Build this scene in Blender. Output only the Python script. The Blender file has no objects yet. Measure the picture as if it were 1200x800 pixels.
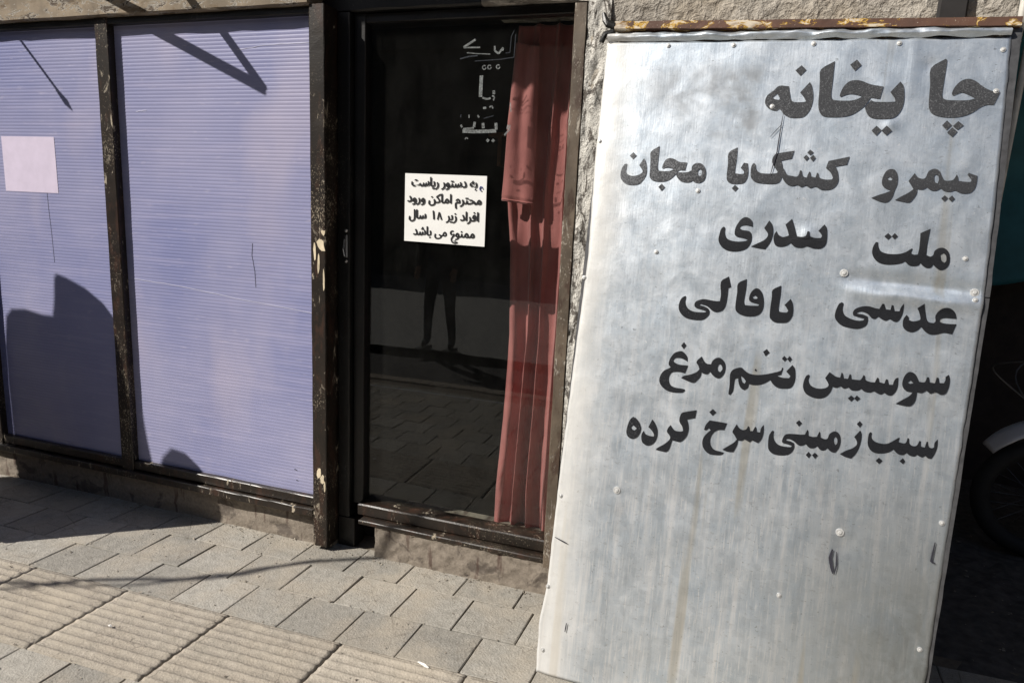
import bpy, bmesh, math, random
from mathutils import Vector, Matrix, noise
from mathutils.geometry import tessellate_polygon

# ------------------------------------------------------------------ camera, sky, sun, exposure
scene = bpy.context.scene
cam_data = bpy.data.cameras.new('camera')
camera = bpy.data.objects.new('camera', cam_data)
scene.collection.objects.link(camera)
cam_data.sensor_width = 36.0
cam_data.lens = 24.0
cam_data.clip_start = 0.05
cam_data.clip_end = 400.0
R = Matrix(((0.9453215, -0.10236638, 0.30965848), (0.32295307, 0.16140458, -0.9325502), (0.04548149, 0.98156492, 0.18563875))).to_4x4()
camera.matrix_world = Matrix.Translation((0, 0, 1.5)) @ R
scene.camera = camera

SUN = Vector((1.0, 0.77, -1.05)).normalized()      # direction the light travels
elev = math.asin(-SUN.z)
azim = math.atan2(-SUN.x, -SUN.y)                  # clockwise from +Y
world = bpy.data.worlds.new('World')
scene.world = world
world.use_nodes = True
wn = world.node_tree
bg = wn.nodes['Background']
sky = wn.nodes.new('ShaderNodeTexSky')
sky.sky_type = 'NISHITA'
sky.sun_disc = False
sky.sun_elevation = elev
sky.sun_rotation = azim % (2 * math.pi)
wn.links.new(sky.outputs['Color'], bg.inputs['Color'])
bg.inputs['Strength'].default_value = 0.05
sun_data = bpy.data.lights.new('sun', 'SUN')
sun_data.energy = 5.0
sun_data.angle = math.radians(0.5)
sun_data.color = (1.0, 0.945, 0.87)
sun = bpy.data.objects.new('sun', sun_data)
sun.rotation_euler = SUN.to_track_quat('-Z', 'Y').to_euler()
sun.location = (-10, -8, 12)
scene.collection.objects.link(sun)
scene.view_settings.view_transform = 'Standard'
scene.view_settings.look = 'None'
scene.view_settings.gamma = 1.0
scene.view_settings.exposure = 0.42
scene.view_settings.use_curve_mapping = False

rng = random.Random(7)

# ------------------------------------------------------------------ object helpers
def link(o):
    scene.collection.objects.link(o)
    return o

def tag(o, label=None, cat=None, group=None, kind=None):
    if label: o['label'] = label
    if cat: o['category'] = cat
    if group: o['group'] = group
    if kind: o['kind'] = kind
    return o

def thing(name, label, cat, loc=(0, 0, 0), group=None):
    o = link(bpy.data.objects.new(name, None))
    o.location = loc
    o.empty_display_size = 0.1
    return tag(o, label, cat, group)

class MB:
    """collects shapes and links them as one mesh object"""
    def __init__(s):
        s.bm = bmesh.new()
    def box(s, x0, x1, y0, y1, z0, z1, bevel=0.0, seg=1, mtx=None):
        r = bmesh.ops.create_cube(s.bm, size=1.0)
        vs = r['verts']
        bmesh.ops.scale(s.bm, vec=(x1 - x0, y1 - y0, z1 - z0), verts=vs)
        bmesh.ops.translate(s.bm, vec=((x0 + x1) / 2, (y0 + y1) / 2, (z0 + z1) / 2), verts=vs)
        if bevel:
            es = list({e for v in vs for e in v.link_edges})
            r2 = bmesh.ops.bevel(s.bm, geom=es, offset=bevel, segments=seg, affect='EDGES', profile=0.5)
            vs = list({v for f in r2['faces'] for v in f.verts} | {v for v in vs if v.is_valid})
        if mtx is not None:
            bmesh.ops.transform(s.bm, matrix=mtx, verts=vs)
        return s
    def tube(s, pts, rad, n=8, cap=True):
        pts = [Vector(p) for p in pts]
        rads = rad if isinstance(rad, (list, tuple)) else [rad] * len(pts)
        rings = []
        up = None
        for i, p in enumerate(pts):
            if i == 0: d = pts[1] - p
            elif i == len(pts) - 1: d = p - pts[i - 1]
            else: d = (pts[i + 1] - pts[i - 1])
            d.normalize()
            if up is None or abs(up.dot(d)) > 0.98:
                up = Vector((0, 0, 1)) if abs(d.z) < 0.9 else Vector((1, 0, 0))
            a = d.cross(up).normalized(); b = d.cross(a).normalized()
            up = -b if (-b).dot(up) > 0 else b
            rings.append([s.bm.verts.new(p + (a * math.cos(2 * math.pi * k / n) + b * math.sin(2 * math.pi * k / n)) * rads[i]) for k in range(n)])
        for i in range(len(rings) - 1):
            for k in range(n):
                s.bm.faces.new((rings[i][k], rings[i][(k + 1) % n], rings[i + 1][(k + 1) % n], rings[i + 1][k]))
        if cap:
            s.bm.faces.new(rings[0]); s.bm.faces.new(list(reversed(rings[-1])))
        return s
    def lathe(s, prof, n=24, mtx=None):
        """prof: (radius, z) pairs round the z axis"""
        rings = []
        for r, z in prof:
            rings.append([s.bm.verts.new((r * math.cos(2 * math.pi * k / n), r * math.sin(2 * math.pi * k / n), z)) for k in range(n)])
        for i in range(len(rings) - 1):
            for k in range(n):
                s.bm.faces.new((rings[i][k], rings[i][(k + 1) % n], rings[i + 1][(k + 1) % n], rings[i + 1][k]))
        if mtx is not None:
            bmesh.ops.transform(s.bm, matrix=mtx, verts=[v for r in rings for v in r])
        return s
    def prism(s, pts, d, mtx=None):
        """pts: closed 3-D outline; d: depth vector"""
        a = [s.bm.verts.new(p) for p in pts]
        d = Vector(d)
        b = [s.bm.verts.new(Vector(p) + d) for p in pts]
        n = len(a)
        s.bm.faces.new(a); s.bm.faces.new(list(reversed(b)))
        for i in range(n):
            s.bm.faces.new((a[i], b[i], b[(i + 1) % n], a[(i + 1) % n]))
        if mtx is not None:
            bmesh.ops.transform(s.bm, matrix=mtx, verts=a + b)
        return s
    def grid(s, fn, nu, nv):
        vs = [[s.bm.verts.new(fn(i / nu, j / nv)) for i in range(nu + 1)] for j in range(nv + 1)]
        for j in range(nv):
            for i in range(nu):
                s.bm.faces.new((vs[j][i], vs[j][i + 1], vs[j + 1][i + 1], vs[j + 1][i]))
        return s
    def roughen(s, amp, scale, seed=0.0, axis=None):
        for v in s.bm.verts:
            n = noise.noise_vector(v.co * scale + Vector((seed, seed * 2.3, 1.7)))
            if axis is not None: n = Vector(axis) * n.x
            v.co += n * amp
        return s
    def build(s, name, mat, parent=None, smooth=False, loc=None, normals=True):
        if normals: bmesh.ops.recalc_face_normals(s.bm, faces=s.bm.faces)
        me = bpy.data.meshes.new(name)
        s.bm.to_mesh(me); s.bm.free()
        if smooth:
            for p in me.polygons: p.use_smooth = True
        if mat is not None: me.materials.append(mat)
        o = link(bpy.data.objects.new(name, me))
        if parent is not None: o.parent = parent
        if loc is not None: o.location = loc
        return o

def copy_part(o, parent, loc):
    c = o.copy(); link(c); c.parent = parent; c.location = loc
    return c

def smooth_by_angle(o, deg=40):
    me = o.data
    for p in me.polygons: p.use_smooth = True
    bm = bmesh.new(); bm.from_mesh(me)
    for e in bm.edges:
        if len(e.link_faces) == 2 and e.calc_face_angle(0) > math.radians(deg): e.smooth = False
    bm.to_mesh(me); bm.free()

# ------------------------------------------------------------------ material helpers
class NT:
    def __init__(s, name):
        s.m = bpy.data.materials.new(name); s.m.use_nodes = True
        s.t = s.m.node_tree; s.n = s.t.nodes; s.p = s.n['Principled BSDF']; s.out = s.n['Material Output']
        s.co = s.n.new('ShaderNodeTexCoord').outputs['Object']
    def L(s, a, b): s.t.links.new(a, b)
    def put(s, sock, v):
        if isinstance(v, bpy.types.NodeSocket): s.L(v, sock)
        elif isinstance(v, (tuple, list)) and len(v) == 3 and sock.type == 'RGBA': sock.default_value = (*v, 1)
        else: sock.default_value = v
    def map(s, scale=(1, 1, 1), rot=(0, 0, 0), loc=(0, 0, 0), vec=None):
        n = s.n.new('ShaderNodeMapping'); n.inputs['Scale'].default_value = scale
        n.inputs['Rotation'].default_value = rot; n.inputs['Location'].default_value = loc
        s.L(vec or s.co, n.inputs['Vector']); return n.outputs['Vector']
    def noise(s, scale, detail=4, rough=0.55, vec=None, dist=0.0):
        n = s.n.new('ShaderNodeTexNoise'); n.inputs['Scale'].default_value = scale
        n.inputs['Detail'].default_value = detail; n.inputs['Roughness'].default_value = rough
        n.inputs['Distortion'].default_value = dist
        s.L(vec or s.co, n.inputs['Vector']); return n.outputs['Fac']
    def voro(s, scale, vec=None, feature='F1', out='Distance'):
        n = s.n.new('ShaderNodeTexVoronoi'); n.feature = feature; n.inputs['Scale'].default_value = scale
        s.L(vec or s.co, n.inputs['Vector']); return n.outputs[out]
    def ramp(s, v, a, b, lo=0.0, hi=1.0, smooth=False):
        n = s.n.new('ShaderNodeMapRange'); n.inputs['From Min'].default_value = a; n.inputs['From Max'].default_value = b
        n.inputs['To Min'].default_value = lo; n.inputs['To Max'].default_value = hi
        if smooth: n.interpolation_type = 'SMOOTHSTEP'
        s.L(v, n.inputs['Value']); return n.outputs['Result']
    def mix(s, f, a, b, mode='MIX'):
        n = s.n.new('ShaderNodeMix'); n.data_type = 'RGBA'; n.blend_type = mode
        s.put(n.inputs['Factor'], f); s.put(n.inputs[6], a); s.put(n.inputs[7], b); return n.outputs[2]
    def math(s, op, a, b=0.0, c=None):
        n = s.n.new('ShaderNodeMath'); n.operation = op
        s.put(n.inputs[0], a); s.put(n.inputs[1], b)
        if c is not None: s.put(n.inputs[2], c)
        return n.outputs[0]
    def sep(s, vec=None):
        n = s.n.new('ShaderNodeSeparateXYZ'); s.L(vec or s.co, n.inputs[0]); return n.outputs
    def rand(s):
        return s.n.new('ShaderNodeObjectInfo').outputs['Random']
    def bump(s, h, strength, dist=0.01, normal=None):
        n = s.n.new('ShaderNodeBump'); n.inputs['Strength'].default_value = strength; n.inputs['Distance'].default_value = dist
        s.L(h, n.inputs['Height'])
        if normal is not None: s.L(normal, n.inputs['Normal'])
        s.L(n.outputs[0], s.p.inputs['Normal']); return n.outputs[0]
    def set(s, **k):
        names = dict(color='Base Color', rough='Roughness', metal='Metallic', spec='Specular IOR Level', alpha='Alpha', trans='Transmission Weight', coat='Coat Weight', sheen='Sheen Weight')
        for a, v in k.items(): s.put(s.p.inputs[names[a]], v)
        return s

M = {}
def plain(name, col, rough=0.6, metal=0.0, var=0.25, scale=20, bump=0.15):
    k = NT(name)
    n = k.noise(scale, 5)
    c = k.mix(k.ramp(n, 0.3, 0.7), tuple(v * (1 - var) for v in col), tuple(min(1, v * (1 + var)) for v in col))
    k.set(color=c, rough=rough, metal=metal)
    if bump: k.bump(n, bump, 0.004)
    M[name] = k.m
    return k

# paving concrete
def paving(name, c1, c2, dirt):
    k = NT(name)
    k.co = k.n.new('ShaderNodeNewGeometry').outputs['Position']
    big = k.noise(5, 4); st = k.noise(11, 6, 0.7, dist=1.2); crk = k.voro(9, vec=k.map(loc=(1, 2, 0)), feature='DISTANCE_TO_EDGE'); mid = k.noise(28, 6, 0.65); fine = k.noise(190, 3, 0.7); pit = k.voro(120)
    c = k.mix(k.ramp(mid, 0.3, 0.72), c1, c2)
    v = k.ramp(k.rand(), 0, 1, 0.80, 1.14)
    hs = k.n.new('ShaderNodeHueSaturation'); k.L(c, hs.inputs['Color']); k.L(v, hs.inputs['Value'])
    c = k.mix(k.ramp(big, 0.45, 0.68, 0, 0.6), hs.outputs['Color'], dirt)
    c = k.mix(k.ramp(fine, 0.50, 0.75, 0, 0.65), c, tuple(x * 0.42 for x in c1))
    c = k.mix(k.ramp(fine, 0.40, 0.25, 0, 0.5), c, tuple(min(1, x * 1.55) for x in c2))
    c = k.mix(k.ramp(st, 0.60, 0.70, 0, 0.55), c, (0.13, 0.115, 0.095))
    c = k.mix(k.math('MULTIPLY', k.ramp(crk, 0.012, 0.004, 0, 0.5), k.ramp(big, 0.50, 0.56)), c, (0.08, 0.07, 0.06))
    sand = k.noise(3.3, 5, 0.6, vec=k.map(loc=(4, 4, 0)))
    c = k.mix(k.ramp(sand, 0.50, 0.66, 0, 0.55), c, (0.385, 0.34, 0.275))
    k.set(color=c, rough=0.92, spec=0.25)
    h = k.math('ADD', k.math('MULTIPLY', mid, 0.7), k.math('ADD', k.math('MULTIPLY', fine, 0.55), k.math('MULTIPLY', pit, 0.35)))
    k.bump(h, 0.75, 0.005)
    M[name] = k.m
paving('paver_concrete', (0.245, 0.233, 0.205), (0.37, 0.35, 0.312), (0.33, 0.29, 0.235))
paving('tactile_concrete', (0.265, 0.24, 0.20), (0.39, 0.35, 0.295), (0.30, 0.26, 0.21))
k = plain('joint_dirt', (0.13, 0.108, 0.082), 0.95, scale=60, bump=0.6)
k = plain('pale_road', (0.19, 0.187, 0.18), 0.9, scale=30)
k = plain('asphalt', (0.05, 0.05, 0.052), 0.9, scale=150, bump=0.6)
k = plain('alley_dirt', (0.075, 0.068, 0.062), 0.9, scale=25, var=0.5, bump=0.8)

# rough cast plaster
k = NT('rough_plaster')
a = k.noise(32, 5, 0.6, dist=0.5); b = k.noise(110, 4, 0.6); l = k.noise(4, 3)
c = k.mix(k.ramp(a, 0.32, 0.68), (0.25, 0.225, 0.19), (0.48, 0.445, 0.39))
c = k.mix(k.ramp(l, 0.5, 0.7, 0, 0.5), c, (0.36, 0.29, 0.2))
k.set(color=c, rough=0.95); k.bump(k.math('ADD', a, k.math('MULTIPLY', b, 0.35)), 1.0, 0.02)
M['rough_plaster'] = k.m

# flaking whitish render of the pier beside the door
k = NT('flaking_render')
a = k.noise(26, 6, 0.7, vec=k.map((1, 1, 0.45)), dist=1.2); b = k.noise(90, 4, 0.7)
c = k.mix(k.ramp(a, 0.50, 0.56), (0.62, 0.60, 0.55), (0.13, 0.115, 0.10))
c = k.mix(k.ramp(b, 0.56, 0.66), c, (0.76, 0.74, 0.69))
k.set(color=c, rough=0.9); k.bump(k.math('ADD', a, b), 1.0, 0.012)
M['flaking_render'] = k.m

# stained concrete plinth
k = NT('stained_concrete')
a = k.noise(9, 5, 0.6, dist=0.6); b = k.noise(60, 5, 0.7); v = k.noise(5, 3, vec=k.map((4, 1, 0.5)))
c = k.mix(k.ramp(b, 0.3, 0.7), (0.165, 0.138, 0.11), (0.275, 0.235, 0.19))
c = k.mix(k.ramp(a, 0.56, 0.63, 0, 0.75), c, (0.075, 0.06, 0.05))
c = k.mix(k.ramp(v, 0.60, 0.66, 0, 0.7), c, (0.06, 0.03, 0.022))
k.set(color=c, rough=0.9); k.bump(b, 0.6, 0.006)
M['stained_concrete'] = k.m

# chipped dark paint over old coats on the steel frames
def chipped(name, top, under, chip, amount=0.60, rough=0.38, stretch=(1, 1, 0.35), rust=(0.045, 0.022, 0.014)):
    k = NT(name)
    a = k.noise(34, 7, 0.72, vec=k.map(stretch), dist=0.8); b = k.noise(7, 3); f = k.noise(150, 3)
    c = k.mix(k.ramp(b, 0.35, 0.65), top, tuple(x * 2.0 for x in top))
    th = k.math('ADD', a, k.ramp(b, 0.35, 0.75, -0.06, 0.10))
    c = k.mix(k.ramp(th, amount, amount + 0.015), c, under)
    c = k.mix(k.ramp(th, amount + 0.035, amount + 0.055), c, chip)
    ru = k.noise(18, 5, 0.7, vec=k.map(stretch, loc=(2, 3, 1)))
    c = k.mix(k.ramp(ru, 0.52, 0.62, 0, 0.75), c, rust)
    sp = k.noise(190, 4, 0.75, vec=k.map((1, 1, 0.6))); zone = k.noise(4, 3, vec=k.map(loc=(5, 1, 2)))
    sv = k.math('ADD', sp, k.ramp(zone, 0.35, 0.7, -0.08, 0.09))
    c = k.mix(k.ramp(sv, 0.645, 0.675, 0, 0.85), c, chip)
    k.set(color=c, rough=k.ramp(th, amount, amount + 0.02, rough, 0.85))
    k.bump(k.math('SUBTRACT', k.math('MULTIPLY', f, 0.3), k.ramp(th, amount, amount + 0.03)), 0.5, 0.003)
    M[name] = k.m
chipped('brown_frame_paint', (0.010, 0.007, 0.005), (0.20, 0.17, 0.13), (0.42, 0.36, 0.27), 0.625)
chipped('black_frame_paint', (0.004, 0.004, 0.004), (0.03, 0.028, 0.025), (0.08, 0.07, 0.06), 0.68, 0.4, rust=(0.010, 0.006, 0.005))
chipped('worn_stile_paint', (0.075, 0.058, 0.042), (0.16, 0.135, 0.11), (0.40, 0.36, 0.3), 0.58, 0.5)
chipped('rusty_yellow_paint', (0.06, 0.028, 0.017), (0.50, 0.30, 0.04), (0.55, 0.48, 0.38), 0.545, 0.7, (0.35, 1, 1), rust=(0.09, 0.035, 0.018))
chipped('mottled_beam_paint', (0.17, 0.135, 0.095), (0.40, 0.37, 0.32), (0.06, 0.04, 0.025), 0.53, 0.85, (0.4, 1, 1), rust=(0.14, 0.095, 0.05))
chipped('old_beam_grey', (0.14, 0.13, 0.115), (0.40, 0.37, 0.33), (0.5, 0.47, 0.42), 0.50, 0.85, (0.4, 1, 1), rust=(0.2, 0.18, 0.15))

# lavender twin-wall sheet
k = NT('lavender_polycarbonate')
l = k.noise(1.6, 3, vec=k.map((1, 1, 0.7))); s2 = k.noise(3, 4, vec=k.map((1, 1, 14))); f = k.noise(60, 3, vec=k.map((0.25, 1, 1)))
c = k.mix(k.ramp(l, 0.35, 0.68), (0.20, 0.215, 0.385), (0.305, 0.305, 0.45))
c = k.mix(k.ramp(s2, 0.5, 0.75, 0, 0.30), c, (0.42, 0.40, 0.56))
c = k.mix(k.ramp(f, 0.62, 0.75, 0, 0.35), c, (0.48, 0.45, 0.56))
glow = k.noise(2.4, 3, vec=k.map((1, 1, 0.55), loc=(0.7, 0, 2.2)))
c = k.mix(k.ramp(glow, 0.52, 0.70, 0, 0.35), c, (0.47, 0.42, 0.50))  # pinkish sheen painted into the sheet colour in soft patches
k.set(color=c, rough=k.ramp(l, 0.3, 0.7, 0.42, 0.30), spec=0.5)
k.bump(f, 0.08, 0.001)
M['lavender_polycarbonate'] = k.m
plain('pale_pink_paper', (0.60, 0.53, 0.66), 0.6, var=0.05, bump=0.05)
plain('crease_white', (0.46, 0.46, 0.60), 0.5, var=0.1)
plain('scratch_shadow_black', (0.02, 0.02, 0.03), 0.8)  # also colours the thin shadow lines on the lavender sheets

# window glass: clear pane that mirrors a little
k = NT('window_glass')
fr = k.n.new('ShaderNodeLayerWeight'); fr.inputs['Blend'].default_value = 0.5
schlick = k.math('ADD', k.math('MULTIPLY', k.math('POWER', fr.outputs['Facing'], 5.0), 0.96), 0.034)
tr = k.n.new('ShaderNodeBsdfTransparent'); tr.inputs['Color'].default_value = (0.90, 0.92, 0.91, 1)
gl = k.n.new('ShaderNodeBsdfGlossy'); gl.inputs['Roughness'].default_value = 0.012
df = k.n.new('ShaderNodeBsdfDiffuse'); df.inputs['Color'].default_value = (0.35, 0.34, 0.32, 1)
dust = k.noise(14, 5, 0.65, vec=k.map((1, 1, 0.5)))
wv = k.noise(1.8, 2)
bp = k.n.new('ShaderNodeBump'); bp.inputs['Strength'].default_value = 0.06; bp.inputs['Distance'].default_value = 0.01
k.L(wv, bp.inputs['Height']); k.L(bp.outputs[0], gl.inputs['Normal'])
mx = k.n.new('ShaderNodeMixShader'); k.L(schlick, mx.inputs[0]); k.L(tr.outputs[0], mx.inputs[1]); k.L(gl.outputs[0], mx.inputs[2])
m2 = k.n.new('ShaderNodeMixShader'); k.L(k.ramp(dust, 0.35, 0.85, 0.003, 0.012), m2.inputs[0]); k.L(mx.outputs[0], m2.inputs[1]); k.L(df.outputs[0], m2.inputs[2])
k.L(m2.outputs[0], k.out.inputs['Surface'])
M['window_glass'] = k.m

# dusty rose curtain cloth
k = NT('rose_curtain')
w = k.noise(420, 2, vec=k.map((1, 1, 0.15))); l = k.noise(8, 4)
c = k.mix(k.ramp(l, 0.35, 0.65), (0.32, 0.09, 0.085), (0.43, 0.135, 0.125))
c = k.mix(k.ramp(w, 0.4, 0.7, 0, 0.3), c, (0.34, 0.10, 0.10))
k.set(color=c, rough=0.75, sheen=0.3); k.bump(k.math('ADD', w, l), 0.3, 0.003)
M['rose_curtain'] = k.m

# galvanised sheet of the sign (object x = across, z = up the sheet)
k = NT('galvanised_sheet')
x, y, z = k.sep()
cl = k.noise(15, 8, 0.68, vec=k.map((1, 1, 0.7)), dist=0.5); fine = k.noise(70, 4, 0.7, vec=k.map((0.5, 1, 1)))
streak = k.noise(16, 6, 0.65, vec=k.map((2.6, 1, 0.13), rot=(0, 0.06, 0)))
str2 = k.noise(70, 4, 0.6, vec=k.map((2.4, 1, 0.16), rot=(0, 0.10, 0)))
sp = k.voro(95, vec=k.map((0.7, 1, 1.1)))
c = k.mix(k.ramp(cl, 0.36, 0.64), (0.62, 0.685, 0.745), (0.79, 0.845, 0.90))
bl = k.noise(7, 7, 0.68, vec=k.map(loc=(3, 0, 1)))
c = k.mix(k.ramp(bl, 0.45, 0.65, 0, 0.4), c, (0.52, 0.63, 0.74))
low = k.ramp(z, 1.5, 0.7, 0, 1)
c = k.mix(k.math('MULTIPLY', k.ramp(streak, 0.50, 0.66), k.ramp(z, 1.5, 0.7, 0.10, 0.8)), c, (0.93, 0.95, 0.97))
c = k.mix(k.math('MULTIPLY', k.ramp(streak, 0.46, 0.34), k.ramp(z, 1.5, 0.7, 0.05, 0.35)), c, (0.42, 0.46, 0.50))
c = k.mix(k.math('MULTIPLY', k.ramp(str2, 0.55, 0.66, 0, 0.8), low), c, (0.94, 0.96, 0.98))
dash = k.noise(62, 5, 0.7, vec=k.map((0.8, 1, 1.6), rot=(0, -0.6, 0)), dist=1.0)
c = k.mix(k.ramp(dash, 0.58, 0.72, 0, 0.45), c, (0.88, 0.90, 0.90))
fl = k.noise(135, 3, 0.6, vec=k.map((0.7, 1, 1.0), rot=(0, 0.5, 0)), dist=0.6)
c = k.mix(k.ramp(fl, 0.655, 0.70, 0, 0.8), c, (0.93, 0.94, 0.95))
c = k.mix(k.ramp(fl, 0.335, 0.30, 0, 0.6), c, (0.25, 0.27, 0.28))
c = k.mix(k.ramp(dash, 0.38, 0.30, 0, 0.5), c, (0.30, 0.32, 0.33))
c = k.mix(k.ramp(sp, 0.14, 0.0, 0, 0.55), c, (0.90, 0.92, 0.92))
c = k.mix(k.ramp(fine, 0.60, 0.72, 0, 0.5), c, (0.36, 0.37, 0.38))
# sheen falloff painted into the colour, darker towards low right
vc = k.voro(48, vec=k.map((0.8, 1, 1.2)), out='Color'); vsep = k.sep(vc)
c = k.mix(k.ramp(vsep[0], 0.55, 1.0, 0, 0.20), c, (0.84, 0.88, 0.92))
c = k.mix(k.ramp(vsep[1], 0.6, 1.0, 0, 0.16), c, (0.36, 0.40, 0.44))
falloff = k.math('MULTIPLY', k.ramp(x, 0.0, 0.6, 0, 1, True), k.ramp(z, 1.0, 0.3, 0, 1, True))
c = k.mix(k.math('MULTIPLY', falloff, k.ramp(cl, 0.3, 0.6, 0.45, 0.9)), c, (0.25, 0.265, 0.255))
# old mud drips
dr = k.noise(7, 3, 0.5, vec=k.map((1.6, 1, 0.10), rot=(0, 0.10, 0), loc=(0.35, 0, 0)))
c = k.mix(k.ramp(dr, 0.64, 0.70, 0, 0.55), c, (0.56, 0.52, 0.42))
# cream grime along the left margin
ed = k.math('ADD', x, k.math('MULTIPLY', k.noise(3.5, 5, 0.6), 0.16))
cream = k.ramp(ed, -0.26, -0.40, 0, 1, True)
c = k.mix(k.math('MULTIPLY', cream, 0.7), c, (0.56, 0.535, 0.49))
# smeared, washed out paint where a word was wiped off
sm = k.noise(9, 4, 0.5, dist=0.5)
msk = k.math('MULTIPLY', k.math('MULTIPLY', k.ramp(x, -0.42, -0.30, 0, 1, True), k.ramp(x, 0.02, -0.03, 0, 1, True)), k.math('MULTIPLY', k.ramp(z, 1.76, 1.83, 0, 1, True), k.ramp(z, 2.04, 1.97, 0, 1, True)))
smear = k.math('MULTIPLY', msk, k.math('MULTIPLY', k.ramp(sm, 0.40, 0.56), k.ramp(x, -0.45, 0.0, 0.25, 0.85)))
c = k.mix(smear, c, (0.20, 0.21, 0.225))
metal = k.math('MULTIPLY', k.ramp(cream, 0, 1, 0.84, 0.25), k.ramp(smear, 0, 1, 1.0, 0.3))
k.set(color=c, rough=k.ramp(cl, 0.3, 0.7, 0.40, 0.48), metal=metal)
k.bump(k.math('ADD', k.math('MULTIPLY', cl, 0.16), k.math('ADD', k.math('MULTIPLY', fine, 0.08), k.math('MULTIPLY', str2, 0.08))), 0.35, 0.010)
M['galvanised_sheet'] = k.m

# hand painted black lettering, worn
k = NT('sign_lettering')
x, y, z = k.sep()
f = k.noise(260, 4, 0.7); g = k.noise(420, 2, 0.6); b = k.noise(9, 3)
wear = k.math('ADD', k.ramp(x, -0.45, 0.1, 0.20, 0.0), k.ramp(z, 1.45, 1.75, -0.05, 0.10))
v = k.math('ADD', k.math('ADD', f, wear), k.math('MULTIPLY', b, 0.08))
c = k.mix(k.ramp(g, 0.35, 0.7), (0.006, 0.007, 0.009), (0.016, 0.017, 0.021))
c = k.mix(k.ramp(z, 1.45, 1.7, 0, 1), c, k.mix(k.ramp(g, 0.35, 0.7), (0.028, 0.030, 0.034), (0.060, 0.062, 0.068)))
c = k.mix(k.ramp(v, 0.68, 0.84, 0, 0.55), c, (0.26, 0.27, 0.285))
k.set(color=c, rough=0.65, spec=0.2); k.bump(f, 0.2, 0.001)
M['sign_lettering'] = k.m

plain('sign_frame_steel', (0.10, 0.10, 0.105), 0.5, 0.5, scale=40)
plain('screw_steel', (0.55, 0.55, 0.54), 0.5, 0.4, scale=90)
plain('screw_hole', (0.02, 0.02, 0.02), 0.7, bump=0)
plain('notice_paper', (0.80, 0.80, 0.78), 0.55, var=0.03, bump=0.03)
plain('printed_ink', (0.008, 0.008, 0.010), 0.5, var=0.1, bump=0)
plain('printed_blue', (0.08, 0.10, 0.28), 0.5, var=0.1, bump=0)
plain('adhesive_grey', (0.17, 0.19, 0.19), 0.6, var=0.8, scale=160)
plain('adhesive_dark', (0.03, 0.04, 0.06), 0.6, var=0.4, scale=120)
def see_through(name, a):
    m_ = M[name]; t_ = m_.node_tree
    t_.nodes['Principled BSDF'].inputs['Alpha'].default_value = a
plain('glass_adhesive', (0.26, 0.28, 0.28), 0.7, var=0.7, scale=160); see_through('glass_adhesive', 0.38)
plain('glass_adhesive_thin', (0.05, 0.06, 0.08), 0.7, var=0.5, scale=160); see_through('glass_adhesive_thin', 0.25)
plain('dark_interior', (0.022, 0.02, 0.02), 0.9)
plain('interior_wood', (0.16, 0.07, 0.03), 0.6)
plain('black_rubber', (0.015, 0.015, 0.016), 0.75)
plain('chrome', (0.6, 0.6, 0.62), 0.2, 1.0, var=0.05, bump=0)
plain('silver_paint', (0.72, 0.73, 0.77), 0.32, 0.2, var=0.05, bump=0)
plain('black_paint', (0.012, 0.012, 0.013), 0.3, var=0.1)
plain('engine_metal', (0.12, 0.12, 0.125), 0.45, 0.7)
plain('black_vinyl', (0.014, 0.014, 0.016), 0.5)
plain('clear_lens', (0.5, 0.5, 0.5), 0.1, 0.4)
plain('teal_tarp', (0.03, 0.16, 0.20), 0.6, scale=6)
plain('dark_brick', (0.045, 0.035, 0.03), 0.9, scale=18)
plain('blue_tarp', (0.03, 0.06, 0.16), 0.6)
plain('cart_wood', (0.15, 0.09, 0.05), 0.8)
plain('pale_low_wall', (0.26, 0.25, 0.24), 0.9, scale=8)
plain('far_wall', (0.14, 0.12, 0.10), 0.9, scale=2)
plain('far_window', (0.02, 0.025, 0.03), 0.2)
plain('denim', (0.02, 0.028, 0.055), 0.9, scale=200)
plain('dark_jacket', (0.012, 0.012, 0.014), 0.85, scale=100)
plain('skin', (0.42, 0.24, 0.17), 0.6, var=0.05, bump=0)
plain('hair', (0.012, 0.01, 0.009), 0.6)
plain('shoe_leather', (0.012, 0.010, 0.009), 0.45)
plain('cable_black', (0.01, 0.01, 0.01), 0.6)
plain('pebble', (0.25, 0.22, 0.18), 0.95, scale=80, var=0.5)
plain('scrap_paper', (0.75, 0.74, 0.70), 0.7)
plain('white_pipe', (0.55, 0.53, 0.48), 0.5)
plain('yellow_mark', (0.55, 0.42, 0.10), 0.8)
plain('cream_chip', (0.62, 0.53, 0.38), 0.85)

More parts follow.
